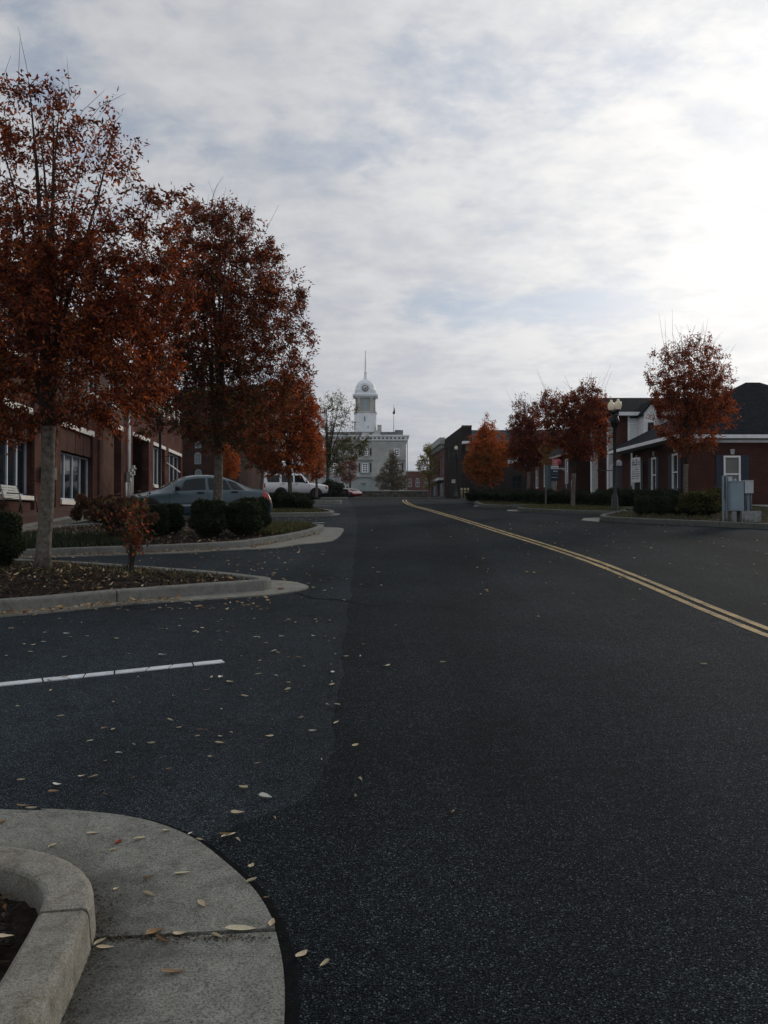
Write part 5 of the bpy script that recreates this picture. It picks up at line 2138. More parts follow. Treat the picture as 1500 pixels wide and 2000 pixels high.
# attic
MB().box(-HW + 1, HW - 1.0, .6, 20, cz(850) + .003, cz(843)).build('attic', ATTIC, ch)
MB().box(HW - 3.0, HW - .8, .45, 3, cz(850) + .004, cz(839.5)).build('attic_pier', ATTIC, ch)
MB().box(24 * K, 30 * K + .3, 1, 3.4, cz(850) + .004, cz(826 + 3)).build('chimney', TSTONE, ch)
MB().box(-6 * K, 8 * K, -.2, .55, cz(850) + .005, cz(845)).build('pediment_block', STONE, ch)
mb = MB().prism([(12 * K, cz(850) + .01), (30 * K, cz(850) + .01), (30 * K, cz(838)), (26 * K, cz(838))], .0, .59)
mb.build('roof_slope', STONE, ch)
MB().tube([(HW + .35, -.25, cz(930)), (HW + .35, -.25, cz(860))], .12, 6).build('downspout', STONE2, ch)
# tower
TY = 5.0


def octo(mb, r, ch_, z0, z1, y=TY):
    """a square plan with chamfered corners"""
    p = [(r, -r + ch_), (r, r - ch_), (r - ch_, r), (-r + ch_, r), (-r, r - ch_), (-r, -r + ch_), (-r + ch_, -r), (r - ch_, -r)]
    mb.prism([(a, b + y) for a, b in p], z0, z1, 'z')


K2 = (CY + TY - 2) / F
zt2 = lambda py: at(750, py, CY + TY - 3).z
mb = MB()
octo(mb, 21.5 * K2, 4 * K2, cz(850), zt2(806))
mb.build('tower_shaft', TWHITE, ch)
for px, py, w, h in ((712, 818, 1.7, 10), (718.5, 834, 1.3, 5)):
    MB().box((px - 713) * K2 - w * K2 / 2, (px - 713) * K2 + w * K2 / 2, TY - 21.5 * K2 - .05, TY - 21.5 * K2 - .004, zt2(py + h / 2), zt2(py - h / 2)).build('slit_window', M('slit', (.06, .07, .075)), ch)
mb = MB()
octo(mb, 22.3 * K2, 4 * K2, zt2(806) + .003, zt2(804.5))
octo(mb, 21.0 * K2, 4 * K2, zt2(804.5) + .003, zt2(803))
mb.build('tower_ledge', TSTONE, ch)
mb = MB()
octo(mb, 16.6 * K2, 5 * K2, zt2(803), zt2(776))
mb.build('belfry', M('belfry_wall', (.42, .44, .42), .8), ch)
MB().box(-4.6 * K2, 4.6 * K2, TY - 16.6 * K2 - .12, TY - 16.6 * K2 - .003, zt2(803) + .1, zt2(781)).build('louvre', M('louvre', (.36, .43, .45), .7), ch)
for sx in (-1, 1):
    for sy in (-1, 1):
        q = MB().box(sx * 12.2 * K2 - 2.6 * K2, sx * 12.2 * K2 + 2.6 * K2, TY + sy * 16.6 * K2 - .5, TY + sy * 16.6 * K2 + .5, zt2(803) + .004, zt2(776) - .004)
        q.build('belfry_pier', TSTONE, ch)
        for dxx in (18.3, ):
            MB().lathe([(1.5 * K2, zt2(803) + .004), (1.35 * K2, zt2(790)), (1.2 * K2, zt2(778)), (1.7 * K2, zt2(777)), (1.7 * K2, zt2(776))], 10, (sx * dxx * K2, TY + sy * 10 * K2, 0)).build('column', TSTONE, ch)
mb = MB()
octo(mb, 20.5 * K2, 4 * K2, zt2(776) + .003, zt2(773.2))
octo(mb, 24.5 * K2, 5 * K2, zt2(773.2) + .003, zt2(769.5))
octo(mb, 22.0 * K2, 5 * K2, zt2(769.5) + .003, zt2(768))
mb.build('tower_cornice', TWHITE, ch)
r = K2
dome = [(21.2 * r, zt2(768)), (21.0 * r, zt2(761)), (21.4 * r, zt2(760.5)), (21.4 * r, zt2(759.5)), (20.2 * r, zt2(759)), (19.6 * r, zt2(754)), (17.6 * r, zt2(748.5)), (14 * r, zt2(743.5)), (9.2 * r, zt2(740)), (5.5 * r, zt2(738.8)), (4.6 * r, zt2(737.5))]
MB().lathe(dome, 32, (0, TY, 0)).build('dome', TWHITE, ch)
MB().lathe([(4.4 * r, zt2(737.8)), (4.4 * r, zt2(736.6)), (3.6 * r, zt2(736.4)), (2.9 * r, zt2(727)), (2.5 * r, zt2(726)), (3.2 * r, zt2(725)), (3.2 * r, zt2(724)), (2.1 * r, zt2(723)), (1.5 * r, zt2(706)), (.75 * r, zt2(686.5)), (.4 * r, zt2(685)), (1.1 * r, zt2(683.6)), (1.1 * r, zt2(682.4)), (.0, zt2(681))], 12, (0, TY, 0)).build('spire', TWHITE, ch)
# clock: dial on a little gabled face of the dome
zc_ = zt2(758.5)
mb = MB()
mb.prism([(-10 * r, zt2(768)), (10 * r, zt2(768)), (10 * r, zt2(757))] + [(10 * r * math.cos(a), zt2(757) + 9 * r * math.sin(a)) for a in np.linspace(.2, math.pi - .2, 9)] + [(-10 * r, zt2(757))], TY - 21.5 * r, TY - 10 * r)
mb.build('clock_gable', TWHITE, ch)
for fx_, fy_, rot_ in ((0, -21.6 * r, 0),):
    Mx = Matrix.Rotation(R(90), 3, 'X')
    ck = MB().lathe([(6.4 * r, 0), (6.4 * r, .14), (5.2 * r, .15)], 28, (fx_, TY + fy_, zc_), M=Mx).build('clock', BLACK, ch)
    MB().lathe([(4.9 * r, .151), (4.9 * r, .17)], 28, (fx_, TY + fy_, zc_), M=Mx).build('dial', M('dial_white', (.62, .64, .64)), ck)
    mb = MB()
    for k in range(12):
        a = k * math.pi / 6
        rm = Matrix.Rotation(a, 4, 'Y')
        mk = MB().box(-.10, .10, -.20, -.171, 5.25 * r, 6.1 * r)
        mb.add([rm @ Vector(p) + Vector((fx_, TY + fy_ - .0, zc_)) for p in mk.v], mk.f)
    mb.build('hour_marks', M('dial_white', (.62, .64, .64)), ck)
    mb = MB()
    for a, L_, w in ((R(222), 3.0 * r, .07), (R(68), 4.2 * r, .055)):
        rm = Matrix.Rotation(a, 4, 'Y')
        mk = MB().box(-w, w, -.22 - w, -.175 - w, -.3, L_)
        mb.add([rm @ Vector(p) + Vector((fx_, TY + fy_, zc_)) for p in mk.v], mk.f)
    mb.build('clock_hands', BLACK, ck)
# small columns of the dome drum
for sx in (-1, 1):
    for q in (18.2, 16.0):
        MB().lathe([(1.0 * r, zt2(768)), (.9 * r, zt2(760))], 8, (sx * q * r, TY - 12 * r * (1 if q < 17 else .8), 0)).build('drum_column', TWHITE, ch)

fp = thing('flagpole', 'thin flagpole with a furled flag above the court house roof', 'flagpole', (at(769, 850, 238).x, 238, 0), 0)
fz_ = lambda py: at(750, py, 238).z
MB().tube([(0, 0, fz_(851)), (0, 0, fz_(789))], [.10, .05], 6).build('pole', M('pole_grey', (.4, .41, .42), .4), fp)
MB().tube([(.12, 0, fz_(796)), (.16, 0, fz_(802)), (.05, 0, fz_(807)), (-.1, 0, fz_(808.5))], [.09, .2, .38, .25], 7).build('flag', M('flag_cloth', (.03, .03, .045), .9), fp)

# ---- low stone wall of the roundabout
wl, wr = at(706, 960, 100), at(836, 960, 100)
sw = thing('stone_wall', 'low rubble stone wall with pale coping, across the top of the road', 'wall', (0, 0, 0))
RUB = M('rubble_stone', (.14, .125, .105), .9, .45, 2.2, .15, bump=.6, bscale=6, tint=(.26, .235, .20))
CAP = M('coping', (.42, .42, .40), .8, .15, 2)
rw = random.Random(4)
zt_w = at(750, 959.5, 100).z
mb = MB()
mb.box(wl.x + .06, wr.x - .06, 100.06, 100.5, 3.6, zt_w - .01)
mb.build('wall_core', M('mortar_dark', (.06, .055, .05), .95), sw)
cnt = 0
z = tz(100) - .1
while z < zt_w - .05:
    hgt = min(rw.uniform(.15, .26), zt_w - z)
    x = wl.x
    while x < wr.x - .05:
        w_ = min(rw.uniform(.22, .55), wr.x - x)
        if cnt < 300:
            MB().add([(x + .015, 100.07, z + .012), (x + w_ - .015, 100.07, z + .012), (x + w_ - .015, 100.07, z + hgt - .012), (x + .015, 100.07, z + hgt - .012),
                      (x + .04, 100.0 - rw.random() * .05, z + .04), (x + w_ - .04, 100.0 - rw.random() * .05, z + .035), (x + w_ - .045, 100.0 - rw.random() * .05, z + hgt - .04), (x + .04, 100.0 - rw.random() * .05, z + hgt - .035)],
                     [(4, 5, 6, 7), (0, 1, 5, 4), (1, 2, 6, 5), (2, 3, 7, 6), (3, 0, 4, 7)]).build('stone', RUB, sw)
            cnt += 1
        x += w_
    z += hgt
MB().box(wl.x - .05, wr.x + .05, 99.92, 100.6, zt_w, zt_w + .10).build('coping', CAP, sw)
MB().box(wl.x - 4, wr.x + 6, 97.5, 98.3, tz(98) - .05, tz(98) + .12).build('roundabout_kerb', CONC, kind='structure')


# ================================================================ CARS
def car(name, label, loc, rz, spec, paint, group='cars parked along the street', lights=True, glass=None, trim=None):
    """a lofted body: stations along the length carry belt height, roof height and half widths"""
    L, Wd = spec['L'], spec['W'] / 2
    st = spec['st']                 # (s from the front, z sill, z belt, z roof, half-width scale, roof half-width)
    root = thing(name, label, spec.get('cat', 'car'), loc, rz, group)

    def section(s):
        ss = [q[0] for q in st]
        g = [float(np.interp(s, ss, [q[k] for q in st])) for k in range(6)]
        _, zs, zb, zr, ws, wr = g
        w = Wd * ws
        zm = zs + (zb - zs) * .55
        up = max(0.0, zr - zb)
        wr_ = min(wr, w * .98)
        cr = .025 if up < .12 else .035
        return [(0, zs), (w * .86, zs), (w * .97, zs + .09), (w * 1.0, zm), (w * .985, zb - .07), (w * .95, zb), (w * .95 + (wr_ - w * .95) * .12, zb + up * .06),
                (wr_ + .015, zb + up * .90 - .01), (wr_ - .06, zb + up * .985 + .0), (wr_ * .55, zr + cr * .7), (0, zr + cr)]

    NV = 11

    def pt(s, v, side=1, off=0.0):
        sec = section(s)
        k = min(int(v), NV - 2)
        t = v - k
        y = sec[k][0] * (1 - t) + sec[k + 1][0] * t
        z = sec[k][1] * (1 - t) + sec[k + 1][1] * t
        if off:
            # push outward along the section's normal
            a, b = sec[k], sec[k + 1]
            n = Vector((b[1] - a[1], -(b[0] - a[0])))
            n = n.normalized() if n.length > 1e-6 else Vector((0, 1))
            y += n.x * off
            z += n.y * off
        return (L / 2 - s, side * y, z)

    S = []
    for i in range(len(st) - 1):
        a, b = st[i][0], st[i + 1][0]
        n = max(1, int((b - a) / .16))
        S += [a + (b - a) * k / n for k in range(n)]
    S.append(st[-1][0])
    mb = MB()
    v, f = [], []
    cols = NV * 2 - 2
    for s in S:
        sec = section(s)
        ring = [(L / 2 - s, y, z) for y, z in sec] + [(L / 2 - s, -y, z) for y, z in sec[-2:0:-1]]
        v += ring
    for i in range(len(S) - 1):
        for k in range(cols):
            k2 = (k + 1) % cols
            f.append((i * cols + k, i * cols + k2, (i + 1) * cols + k2, (i + 1) * cols + k))
    f.append(tuple(range(cols)))
    f.append(tuple((len(S) - 1) * cols + k for k in range(cols)))
    mb.add(v, f, True)
    body = mb.build('body', paint, root)

    def patch(nm, s0, s1, v0, v1, mat, side=1, off=.006, ns=10, nv=4, parent=None, both=False, s0b=None, s1b=None):
        """a panel laid just proud of the body between two stations; s0b/s1b slant its ends"""
        m = MB()
        v, f = [], []
        for i in range(ns + 1):
            for k in range(nv + 1):
                t = k / nv
                a = s0 + ((s0b if s0b is not None else s0) - s0) * t
                b = s1 + ((s1b if s1b is not None else s1) - s1) * t
                v.append(pt(a + (b - a) * i / ns, v0 + (v1 - v0) * t, side, off))
        for i in range(ns):
            for k in range(nv):
                o = i * (nv + 1) + k
                f.append((o, o + 1, o + nv + 2, o + nv + 1))
        m.add(v, f, True)
        return m.build(nm, mat, parent or root)

    gl = glass or CARGLASS
    blk_ = MATS.get('car_trim') or M('car_trim', (.012, .012, .013), .5)
    # glazing
    for (nm, s0, s1, s0b, s1b) in spec['side']:
        for sd in (1, -1):
            w = patch(nm, s0, s1, 6.08, 6.93, gl, sd, .007, s0b=s0b, s1b=s1b)
    for nm, s0, s1 in spec['screens']:
        m = MB()
        v, f = [], []
        ns, nv = 8, 6
        for i in range(ns + 1):
            s = s0 + (s1 - s0) * i / ns
            row = [pt(s, 8.25 + (10 - 8.25) * k / nv, 1, .008) for k in range(nv + 1)] + [pt(s, 10 - (10 - 8.25) * k / nv, -1, .008) for k in range(1, nv + 1)]
            v += row
        m_ = 2 * nv + 1
        for i in range(ns):
            for k in range(m_ - 1):
                f.append((i * m_ + k, i * m_ + k + 1, (i + 1) * m_ + k + 1, (i + 1) * m_ + k))
        m.add(v, f, True)
        m.build(nm, gl, root)
    # shut lines, handles, side rub strip
    for sd in (1, -1):
        for s in spec['seams']:
            patch('door_seam', s - .006, s + .006, 2.2, 5.9, blk_, sd, .003, ns=1, nv=8)
        for s in spec['handles']:
            x, y, z = pt(s, 4.55, sd, .02)
            MB().box(x - .10, x + .10, y - .02, y + .02, z - .018, z + .018).build('door_handle', trim if trim else blk_, root)
        if spec.get('strip'):
            patch('rub_strip', .75, L - .7, 2.62, 2.80, spec['strip'], sd, .012, ns=10, nv=1)
        x, y, z = pt(spec['mirror'], 5.4, sd, .09)
        MB().lathe([(.0, -.09), (.075, -.075), (.095, 0), (.08, .07), (.0, .09)], 10, (x, y + .04 * sd, z + .05), M=Matrix.Diagonal((.8, 1.1, .8))).build('mirror', trim if trim else blk_, root)
        # wheel arch and wheel
        for s in spec['wheels']:
            rr_ = spec['wr']
            x = L / 2 - s
            yy = sd * (Wd * .985)
            a_ = MB().lathe([(rr_ + .07, -.10), (rr_ + .07, .028), (rr_ + .03, .033)], 28, (x, yy, rr_ + .02), M=Matrix.Rotation(R(-90 * sd), 3, 'X'))
            a_.build('wheel_arch', blk_, root)
            wv = MB().lathe([(rr_ * .62, -.16), (rr_ * .95, -.15), (rr_, -.10), (rr_, .03), (rr_ * .95, .055), (rr_ * .66, .06)], 28, (x, yy, rr_), M=Matrix.Rotation(R(-90 * sd), 3, 'X')).build('wheel', RUBBER, root)
            rm = MB()
            rm.lathe([(rr_ * .66, .035), (rr_ * .64, .062), (rr_ * .58, .05), (rr_ * .16, .045), (rr_ * .14, .06), (.0, .06)], 24, (x, yy, rr_), M=Matrix.Rotation(R(-90 * sd), 3, 'X'))
            rm.build('rim', CHROME, wv)
            hb = MB()
            for k in range(5):
                a = k * 1.2566 + .3
                hb.lathe([(rr_ * .10, .051), (rr_ * .10, .056)], 8, (x + rr_ * .38 * math.cos(a), yy, rr_ + rr_ * .38 * math.sin(a)), M=Matrix.Rotation(R(-90 * sd), 3, 'X'))
            hb.build('rim_hole', RUBBER, wv)
    lamp = M('headlight', (.55, .58, .6), .12, .1, 4, .6)
    red = M('tail_light', (.42, .03, .025), .2, .15, 6, .6)
    amb = M('side_marker', (.60, .18, .05), .25)
    for sd in (1, -1):
        patch('headlight', spec['hl'][0], spec['hl'][1], spec['hl'][2], spec['hl'][3], lamp, sd, .008, ns=3, nv=2)
        if 'mk' in spec:
            patch('side_marker', *spec['mk'], amb, sd, .010, ns=2, nv=2)
        patch('tail_light', spec['tl'][0], spec['tl'][1], spec['tl'][2], spec['tl'][3], red, sd, .008, ns=3, nv=3)
    # plates, grille, bumpers on the ends
    zf = spec['st'][0]
    hwf = Wd * zf[4]
    MB().box(L / 2 - .004, L / 2 + .02, -hwf * .7, hwf * .7, zf[1] + .06, zf[1] + .16).build('grille', blk_, root)
    zr_ = spec['st'][-1]
    MB().box(-L / 2 - .015, -L / 2 + .004, -.26, .26, zr_[1] + .14, zr_[1] + .27).build('number_plate', WHITE, root)
    if spec.get('extra'):
        spec['extra'](root, pt, patch, blk_, L, Wd)
    return root


SEDAN = dict(L=4.68, W=1.72, wr=.315, wheels=(.92, 3.62), cat='car',
             st=[(0, .24, .50, .52, .74, .50), (.10, .20, .60, .63, .88, .55), (.45, .19, .70, .76, .96, .58), (.95, .19, .80, .88, .99, .60), (1.22, .19, .845, .94, 1.0, .60),
                 (1.30, .19, .855, .965, 1.0, .62), (1.75, .19, .885, 1.22, 1.0, .60), (2.05, .19, .90, 1.365, 1.0, .575), (2.35, .19, .91, 1.425, 1.0, .565), (2.75, .19, .925, 1.445, 1.0, .56), (3.15, .19, .94, 1.405, 1.0, .55),
                 (3.5, .19, .955, 1.30, 1.0, .54), (3.85, .19, .97, 1.14, .99, .56), (4.10, .19, .975, 1.045, .985, .60), (4.25, .20, .965, 1.035, .97, .62), (4.50, .24, .93, 1.0, .93, .62), (4.60, .26, .74, .80, .90, .60), (4.68, .30, .58, .62, .80, .52)],
             side=[('window', 1.62, 2.58, 2.02, 2.60), ('window', 2.68, 3.36, 2.68, 3.22), ('window', 3.41, 3.78, 3.28, 3.55)],
             screens=[('windscreen', 1.32, 2.06), ('rear_window', 3.32, 4.05)],
             seams=(1.50, 2.63, 3.62), handles=(2.42, 3.44), mirror=1.72, hl=(.06, .42, 4.2, 5.3), tl=(4.32, 4.64, 3.3, 5.4), mk=(.10, .22, 3.1, 3.6), strip=M('strip_silver', (.42, .46, .50), .35, .1, 3, .5, .3))
def suv_extra(root, pt, patch, blk_, L, Wd):
    mb = MB()
    mb.box(L / 2 - 4.55, L / 2 - 2.75, -.58, .58, 1.86, 1.97)
    mb.build('raised_roof', MATS['suv_white'], root)
    for sd in (1, -1):
        MB().box(L / 2 - 4.3, L / 2 - 3.3, sd * .60 - .02, sd * .60 + .02, 1.86, 1.945).build('alpine_window', CARGLASS, root)
        MB().box(L / 2 - 4.2, L / 2 - .9, sd * .80 - .02, sd * .80 + .02, .36, .42).build('side_step', blk_, root)
    MB().box(L / 2 - .05, L / 2 + .12, -.86, .86, .46, .66).build('front_bumper', blk_, root)
    MB().box(-L / 2 - .12, -L / 2 + .05, -.86, .86, .46, .66).build('rear_bumper', blk_, root)
SUV = dict(L=4.70, W=1.80, wr=.385, wheels=(.92, 3.46), cat='four-wheel drive',
           st=[(0, .48, .93, .96, .90, .70), (.06, .44, .98, 1.02, .95, .72), (.5, .42, 1.05, 1.11, .98, .74), (1.25, .42, 1.10, 1.165, 1.0, .74), (1.36, .42, 1.11, 1.20, 1.0, .74), (1.60, .42, 1.115, 1.50, 1.0, .72), (1.86, .42, 1.12, 1.80, 1.0, .70),
               (2.05, .42, 1.12, 1.845, 1.0, .70), (3.0, .42, 1.12, 1.86, 1.0, .70), (4.4, .42, 1.12, 1.86, 1.0, .70), (4.6, .42, 1.12, 1.82, .99, .69), (4.70, .46, 1.10, 1.70, .97, .68)],
           side=[('window', 1.62, 2.46, 1.94, 2.46), ('window', 2.58, 3.40, 2.58, 3.40), ('window', 3.56, 4.42, 3.56, 4.50)],
           screens=[('windscreen', 1.40, 1.86)],
           seams=(1.42, 2.52, 3.48), handles=(2.34, 3.30), mirror=1.60, hl=(.03, .22, 4.0, 5.2), tl=(4.58, 4.69, 3.0, 5.0), mk=(.03, .24, 3.1, 4.0), extra=suv_extra)
PAINT_S = M('paint_blue_grey', (.040, .080, .098), .36, .12, 3, .35, .0, coat=.45)
PAINT_W = M('suv_white', (.80, .82, .84), .35, .06, 3, .5, coat=.5)
PAINT_R = M('paint_red', (.30, .025, .03), .3, .1, 3, .5, coat=.6)
PAINT_D = M('paint_dark', (.016, .018, .020), .35, .1, 3, .5, coat=.4)
PAINT_B = M('paint_pale_blue', (.22, .30, .36), .35, .1, 3, .5, coat=.4)
sp = at(374, 1000, 25.6)
sed = car('parked_sedan', 'blue-grey four door sedan parked nose in behind the boxwood balls', (sp.x, 25.6, tz(25.6)), math.atan2(-.44, -.90), SEDAN, PAINT_S)
sed.scale = (1, 1, .955)
vp = at(576, 960, 62)
car('parked_four_wheel_drive', 'tall white four-wheel drive parked facing the road behind the hedge', (vp.x, 62, tz(62)), math.atan2(.22, .97), SUV, PAINT_W)
SED2 = dict(SEDAN)
wp = at(636, 956, 84)
car('parked_car', 'white car mostly hidden behind dark shrubs past the four-wheel drive', (wp.x - 1.2, 84, tz(84) + .0), math.atan2(.15, .98), SED2, PAINT_W)
dp = at(660, 960, 98)
car('parked_van', 'black four-wheel drive seen from the front under the traffic sign', (dp.x, 98, tz(98)), R(-78), SUV, PAINT_D)
rp = at(683, 960, 97)
COUPE = dict(SEDAN)
COUPE['st'] = [(a, b, c * .88, d * .82 if d > .9 else d * .9, e, f) for a, b, c, d, e, f in SEDAN['st']]
car('red_coupe', 'low red sports car facing down the road beside the stone wall', (rp.x, 104, tz(104) - .0), R(-62), COUPE, PAINT_R)
bp2 = at(760, 955, 168)
car('parked_car', 'pale blue car beyond the stone wall by the cone-shaped tree', (bp2.x, 168, tz(168)), R(5), SED2, PAINT_B)
bp3 = at(786, 955, 172)
car('parked_car', 'white car beyond the stone wall, beside the red brick hall', (bp3.x, 172, tz(172)), R(-70), SED2, PAINT_W)
bp4 = at(803, 955, 176)
car('parked_car', 'dark car beyond the stone wall, next to the white car', (bp4.x, 176, tz(176)), R(8), SED2, PAINT_D)


# ================================================================ STREET FURNITURE
def globe_mat():
    m, t, b = new_mat('globe_glass')
    setp(b, Roughness=.3)
    b.inputs['Base Color'].default_value = (.86, .83, .74, 1)
    tr = nd(t, 'ShaderNodeBsdfTranslucent')
    tr.inputs[0].default_value = (.95, .90, .78, 1)
    ms = nd(t, 'ShaderNodeMixShader')
    ms.inputs[0].default_value = .6
    t.links.new(b.outputs[0], ms.inputs[1])
    t.links.new(tr.outputs[0], ms.inputs[2])
    t.links.new(ms.outputs[0], t.nodes['Material Output'].inputs[0])
    return m


GLOBE = globe_mat()


GA_ = R(-52)              # the pair of globes stands nearly in line with our view


def street_lamp(label, loc, h=3.95, arms=((2.35, .62), (1.15, .62)), armdir=-1, globes=2):
    root = thing('street_lamp', label, 'street lamp', loc, 0, 'black street lamps with globes')
    mb = MB()
    mb.lathe([(.16, -.02), (.16, .10), (.12, .16), (.115, .50), (.08, .58), (.062, .68), (.056, 1.2), (.048, h - .75), (.07, h - .72), (.07, h - .68), (.05, h - .66), (.05, h - .52)], 14)
    mb.build('post', BLACK, root)
    mb = MB()
    if globes == 2:
        for s in (-1, 1):
            q = Matrix.Rotation(GA_, 4, 'Z')
            mb.tube([q @ Vector(p) for p in ((0, 0, h - .62), (s * .10, 0, h - .60), (s * .145, 0, h - .52), (s * .145, 0, h - .38))], .028, 8)
        for k in range(9):
            a = k * .698
            mb.tube([(.08 * math.cos(a), .08 * math.sin(a), h - .98), (.12 * math.cos(a), .12 * math.sin(a), h - .74), (.09 * math.cos(a), .09 * math.sin(a), h - .52)], [.02, .04, .02], 6)
    mb.lathe([(.04, h - .55), (.12, h - .46), (.13, h - .38), (.04, h - .36)], 12)
    mb.build('bracket', BLACK, root)
    xs = (-.145, .145) if globes == 2 else (0,)
    for x_ in xs:
        x, y_ = x_ * math.cos(GA_), x_ * math.sin(GA_)
        g = MB().lathe([(.055, h - .37), (.08, h - .36), (.115, h - .29), (.126, h - .22), (.115, h - .14), (.09, h - .085), (.055, h - .06), (.042, h - .04), (.045, h - .015), (.025, h + .015), (0, h + .02)], 18, (x, y_, 0)).build('globe', GLOBE, root)
        MB().lathe([(.05, h - .44), (.085, h - .41), (.09, h - .355)], 12, (x, y_, 0)).build('fitter', BLACK, g)
    for z, l in arms:
        m = MB().tube([(0, 0, z), (armdir * l, 0, z)], .015, 6)
        m.lathe([(.0, -.03), (.028, 0), (0, .03)], 8, (armdir * l, 0, z))
        m.build('banner_arm', BLACK, root)
    return root


street_lamp('black street lamp with two cream globes and banner arms, before the portico pillars', gbase(1201, 29.8, .10), 3.95, ((2.62, .62), (1.45, .62)), -1)
street_lamp('black street lamp rising through the dark red tree in front of the wine brick shop', gbase(312.5, 32.0, .15), 3.95, ((1.95, .75), (.9, .75)), 1)
lg = street_lamp('far street lamp with one pale globe by the dark brick building', gbase(891, 80, .1), 4.9, (), 1, 1)
lg.scale = (1.35, 1.35, 1.0)

# bench on the pavement
bn = thing('bench', 'grey slatted metal bench on the brick pavement below the shop window', 'bench', (-11.76, 27.4, tz(27.4) + .15), R(93))
SLATG = M('bench_slat', (.20, .22, .21), .5, .15, 5, .4)
for k in range(5):
    MB().box(-.75, .75, -.20 + k * .095, -.12 + k * .095, .43, .45).build('slat', SLATG, bn)
for k in range(5):
    z = .50 + k * .085
    y = .27 + k * .03
    MB().add([(-.75, y, z), (.75, y, z), (.75, y + .025, z + .07), (-.75, y + .025, z + .07), (-.75, y + .018, z), (.75, y + .018, z), (.75, y + .043, z + .07), (-.75, y + .043, z + .07)],
             [(0, 1, 2, 3), (7, 6, 5, 4), (0, 4, 5, 1), (3, 2, 6, 7), (0, 3, 7, 4), (1, 5, 6, 2)]).build('slat', SLATG, bn)
for x in (-.70, .70):
    MB().tube([(x, -.28, 0), (x, -.22, .42), (x, -.20, .62), (x, .20, .64)], .02, 6).build('arm', BLACK, bn)
    MB().tube([(x, .34, 0), (x, .26, .42), (x, .30, .55), (x, .42, .92)], .022, 6).build('leg', BLACK, bn)
    MB().tube([(x, -.21, .415), (x, .27, .415)], .018, 6).build('seat_rail', BLACK, bn)

# utility cabinets
uc = gbase(1443, 23.9, .1)
cab = thing('utility_cabinet', 'pale grey utility cabinet with side boxes on a concrete block', 'utility cabinet', uc, R(-4))
s_ = 23.9 / F
CABM = M('cabinet_grey', (.24, .30, .34), .5, .12, 4, .4)
CABL = M('cabinet_pale', (.42, .46, .48), .5, .12, 4, .4)
CABB = concrete_mat('cabinet_concrete', (.27, .29, .29))
ux = lambda px: (px - 1443) * s_
zb0 = at(1443, 1026, 23.9).z - uc[2]
uz = lambda py: (1026 - py) * s_ + zb0
MB().box(ux(1439), ux(1475), -.42, .42, -.2, uz(998)).build('concrete_block', CABB, cab)
MB().box(ux(1424), ux(1432), -.30, -.1, -.2, uz(999)).build('concrete_block', CABB, cab)
c_ = MB().box(ux(1420), ux(1446), -.30, .30, uz(997.8), uz(942)).build('cabinet', CABM, cab)
MB().box(ux(1421.5), ux(1444.5), -.312, -.301, uz(996), uz(944)).build('door', M('cabinet_door', (.22, .285, .33), .5, .1, 3, .4), c_)
MB().box(ux(1419.5), ux(1446.5), -.32, .32, uz(942) + .002, uz(940.5)).build('lid', CABM, c_)
mt = MB().box(ux(1447), ux(1463), -.33, -.05, uz(964), uz(940.5)).build('meter_box', CABL, cab)
MB().box(ux(1446.6), ux(1463.4), -.34, -.04, uz(940.5) + .002, uz(939)).build('lid', CABL, mt)
MB().box(ux(1449), ux(1462), -.25, .2, uz(998) + .003, uz(964.3)).build('pedestal', CABM, cab)
for px in (1450.5, 1459):
    MB().tube([(ux(px), -.29, uz(1000)), (ux(px), -.29, uz(965))], .022, 8).build('conduit', M('conduit_dark', (.07, .09, .10), .5), cab)
MB().box(ux(1411), ux(1413.5), -.08, .0, -.1, uz(929)).build('post', CABM, cab)
MB().box(ux(1417), ux(1419.5), -.08, .0, -.1, uz(928)).build('post', CABM, cab)
MB().box(ux(1411.2), ux(1419.3), -.02, .04, uz(975), uz(929)).build('back_board', M('cabinet_board', (.08, .11, .13), .6), cab)
MB().box(ux(1421), ux(1428.5), -.1, .1, uz(940.3), uz(931)).build('vent_box', CABL, cab)
MB().lathe([(.05, 0), (.05, .03), (.0, .05)], 10, (ux(1430.5), -.2, uz(940.3))).build('cap', CHROME, cab)

# yellow roundabout warning sign with its plate
YS = M('sign_yellow', (.20, .092, .014), .5, .1, 4)
SY = 34.6
w0 = at(1066, 878, SY)
ws = thing('warning_sign', 'yellow diamond roundabout warning sign and plate, shaded by the wine red tree', 'traffic sign', (w0.x, SY, tz(SY)), R(-6))
wz = w0.z - tz(SY)
MB().box(-.03, .03, .004, .06, -.1, wz + .35).build('post', M('sign_post', (.12, .12, .12), .5, metal=.4), ws)
d_ = .345
dm_ = MB().prism([(0, wz - d_ * 1.05), (d_ * 1.05, wz), (0, wz + d_ * 1.05), (-d_ * 1.05, wz)], -.006, .003).build('sign_board', YS, ws)
mb = MB()
for k in range(3):
    a0 = R(100 + k * 120)
    n = 8
    arc_o = [(.175 * math.cos(a0 + R(84) * i / n), wz + .175 * math.sin(a0 + R(84) * i / n)) for i in range(n + 1)]
    arc_i = [(.128 * math.cos(a0 + R(84) * i / n), wz + .128 * math.sin(a0 + R(84) * i / n)) for i in range(n + 1)]
    mb.prism(arc_o + arc_i[::-1], -.011, -.0065)
    e_ = a0 + R(84)
    c_x, c_z = .152 * math.cos(e_), wz + .152 * math.sin(e_)
    tx, tz_ = -math.sin(e_), math.cos(e_)
    rx, rz2 = math.cos(e_), math.sin(e_)
    mb.prism([(c_x + rx * .065, c_z + rz2 * .065), (c_x + tx * .09, c_z + tz_ * .09), (c_x - rx * .065, c_z - rz2 * .065)], -.0112, -.0066)
mb.build('arrows', BLACK, dm_)
pz = at(1067, 902, SY).z - tz(SY)
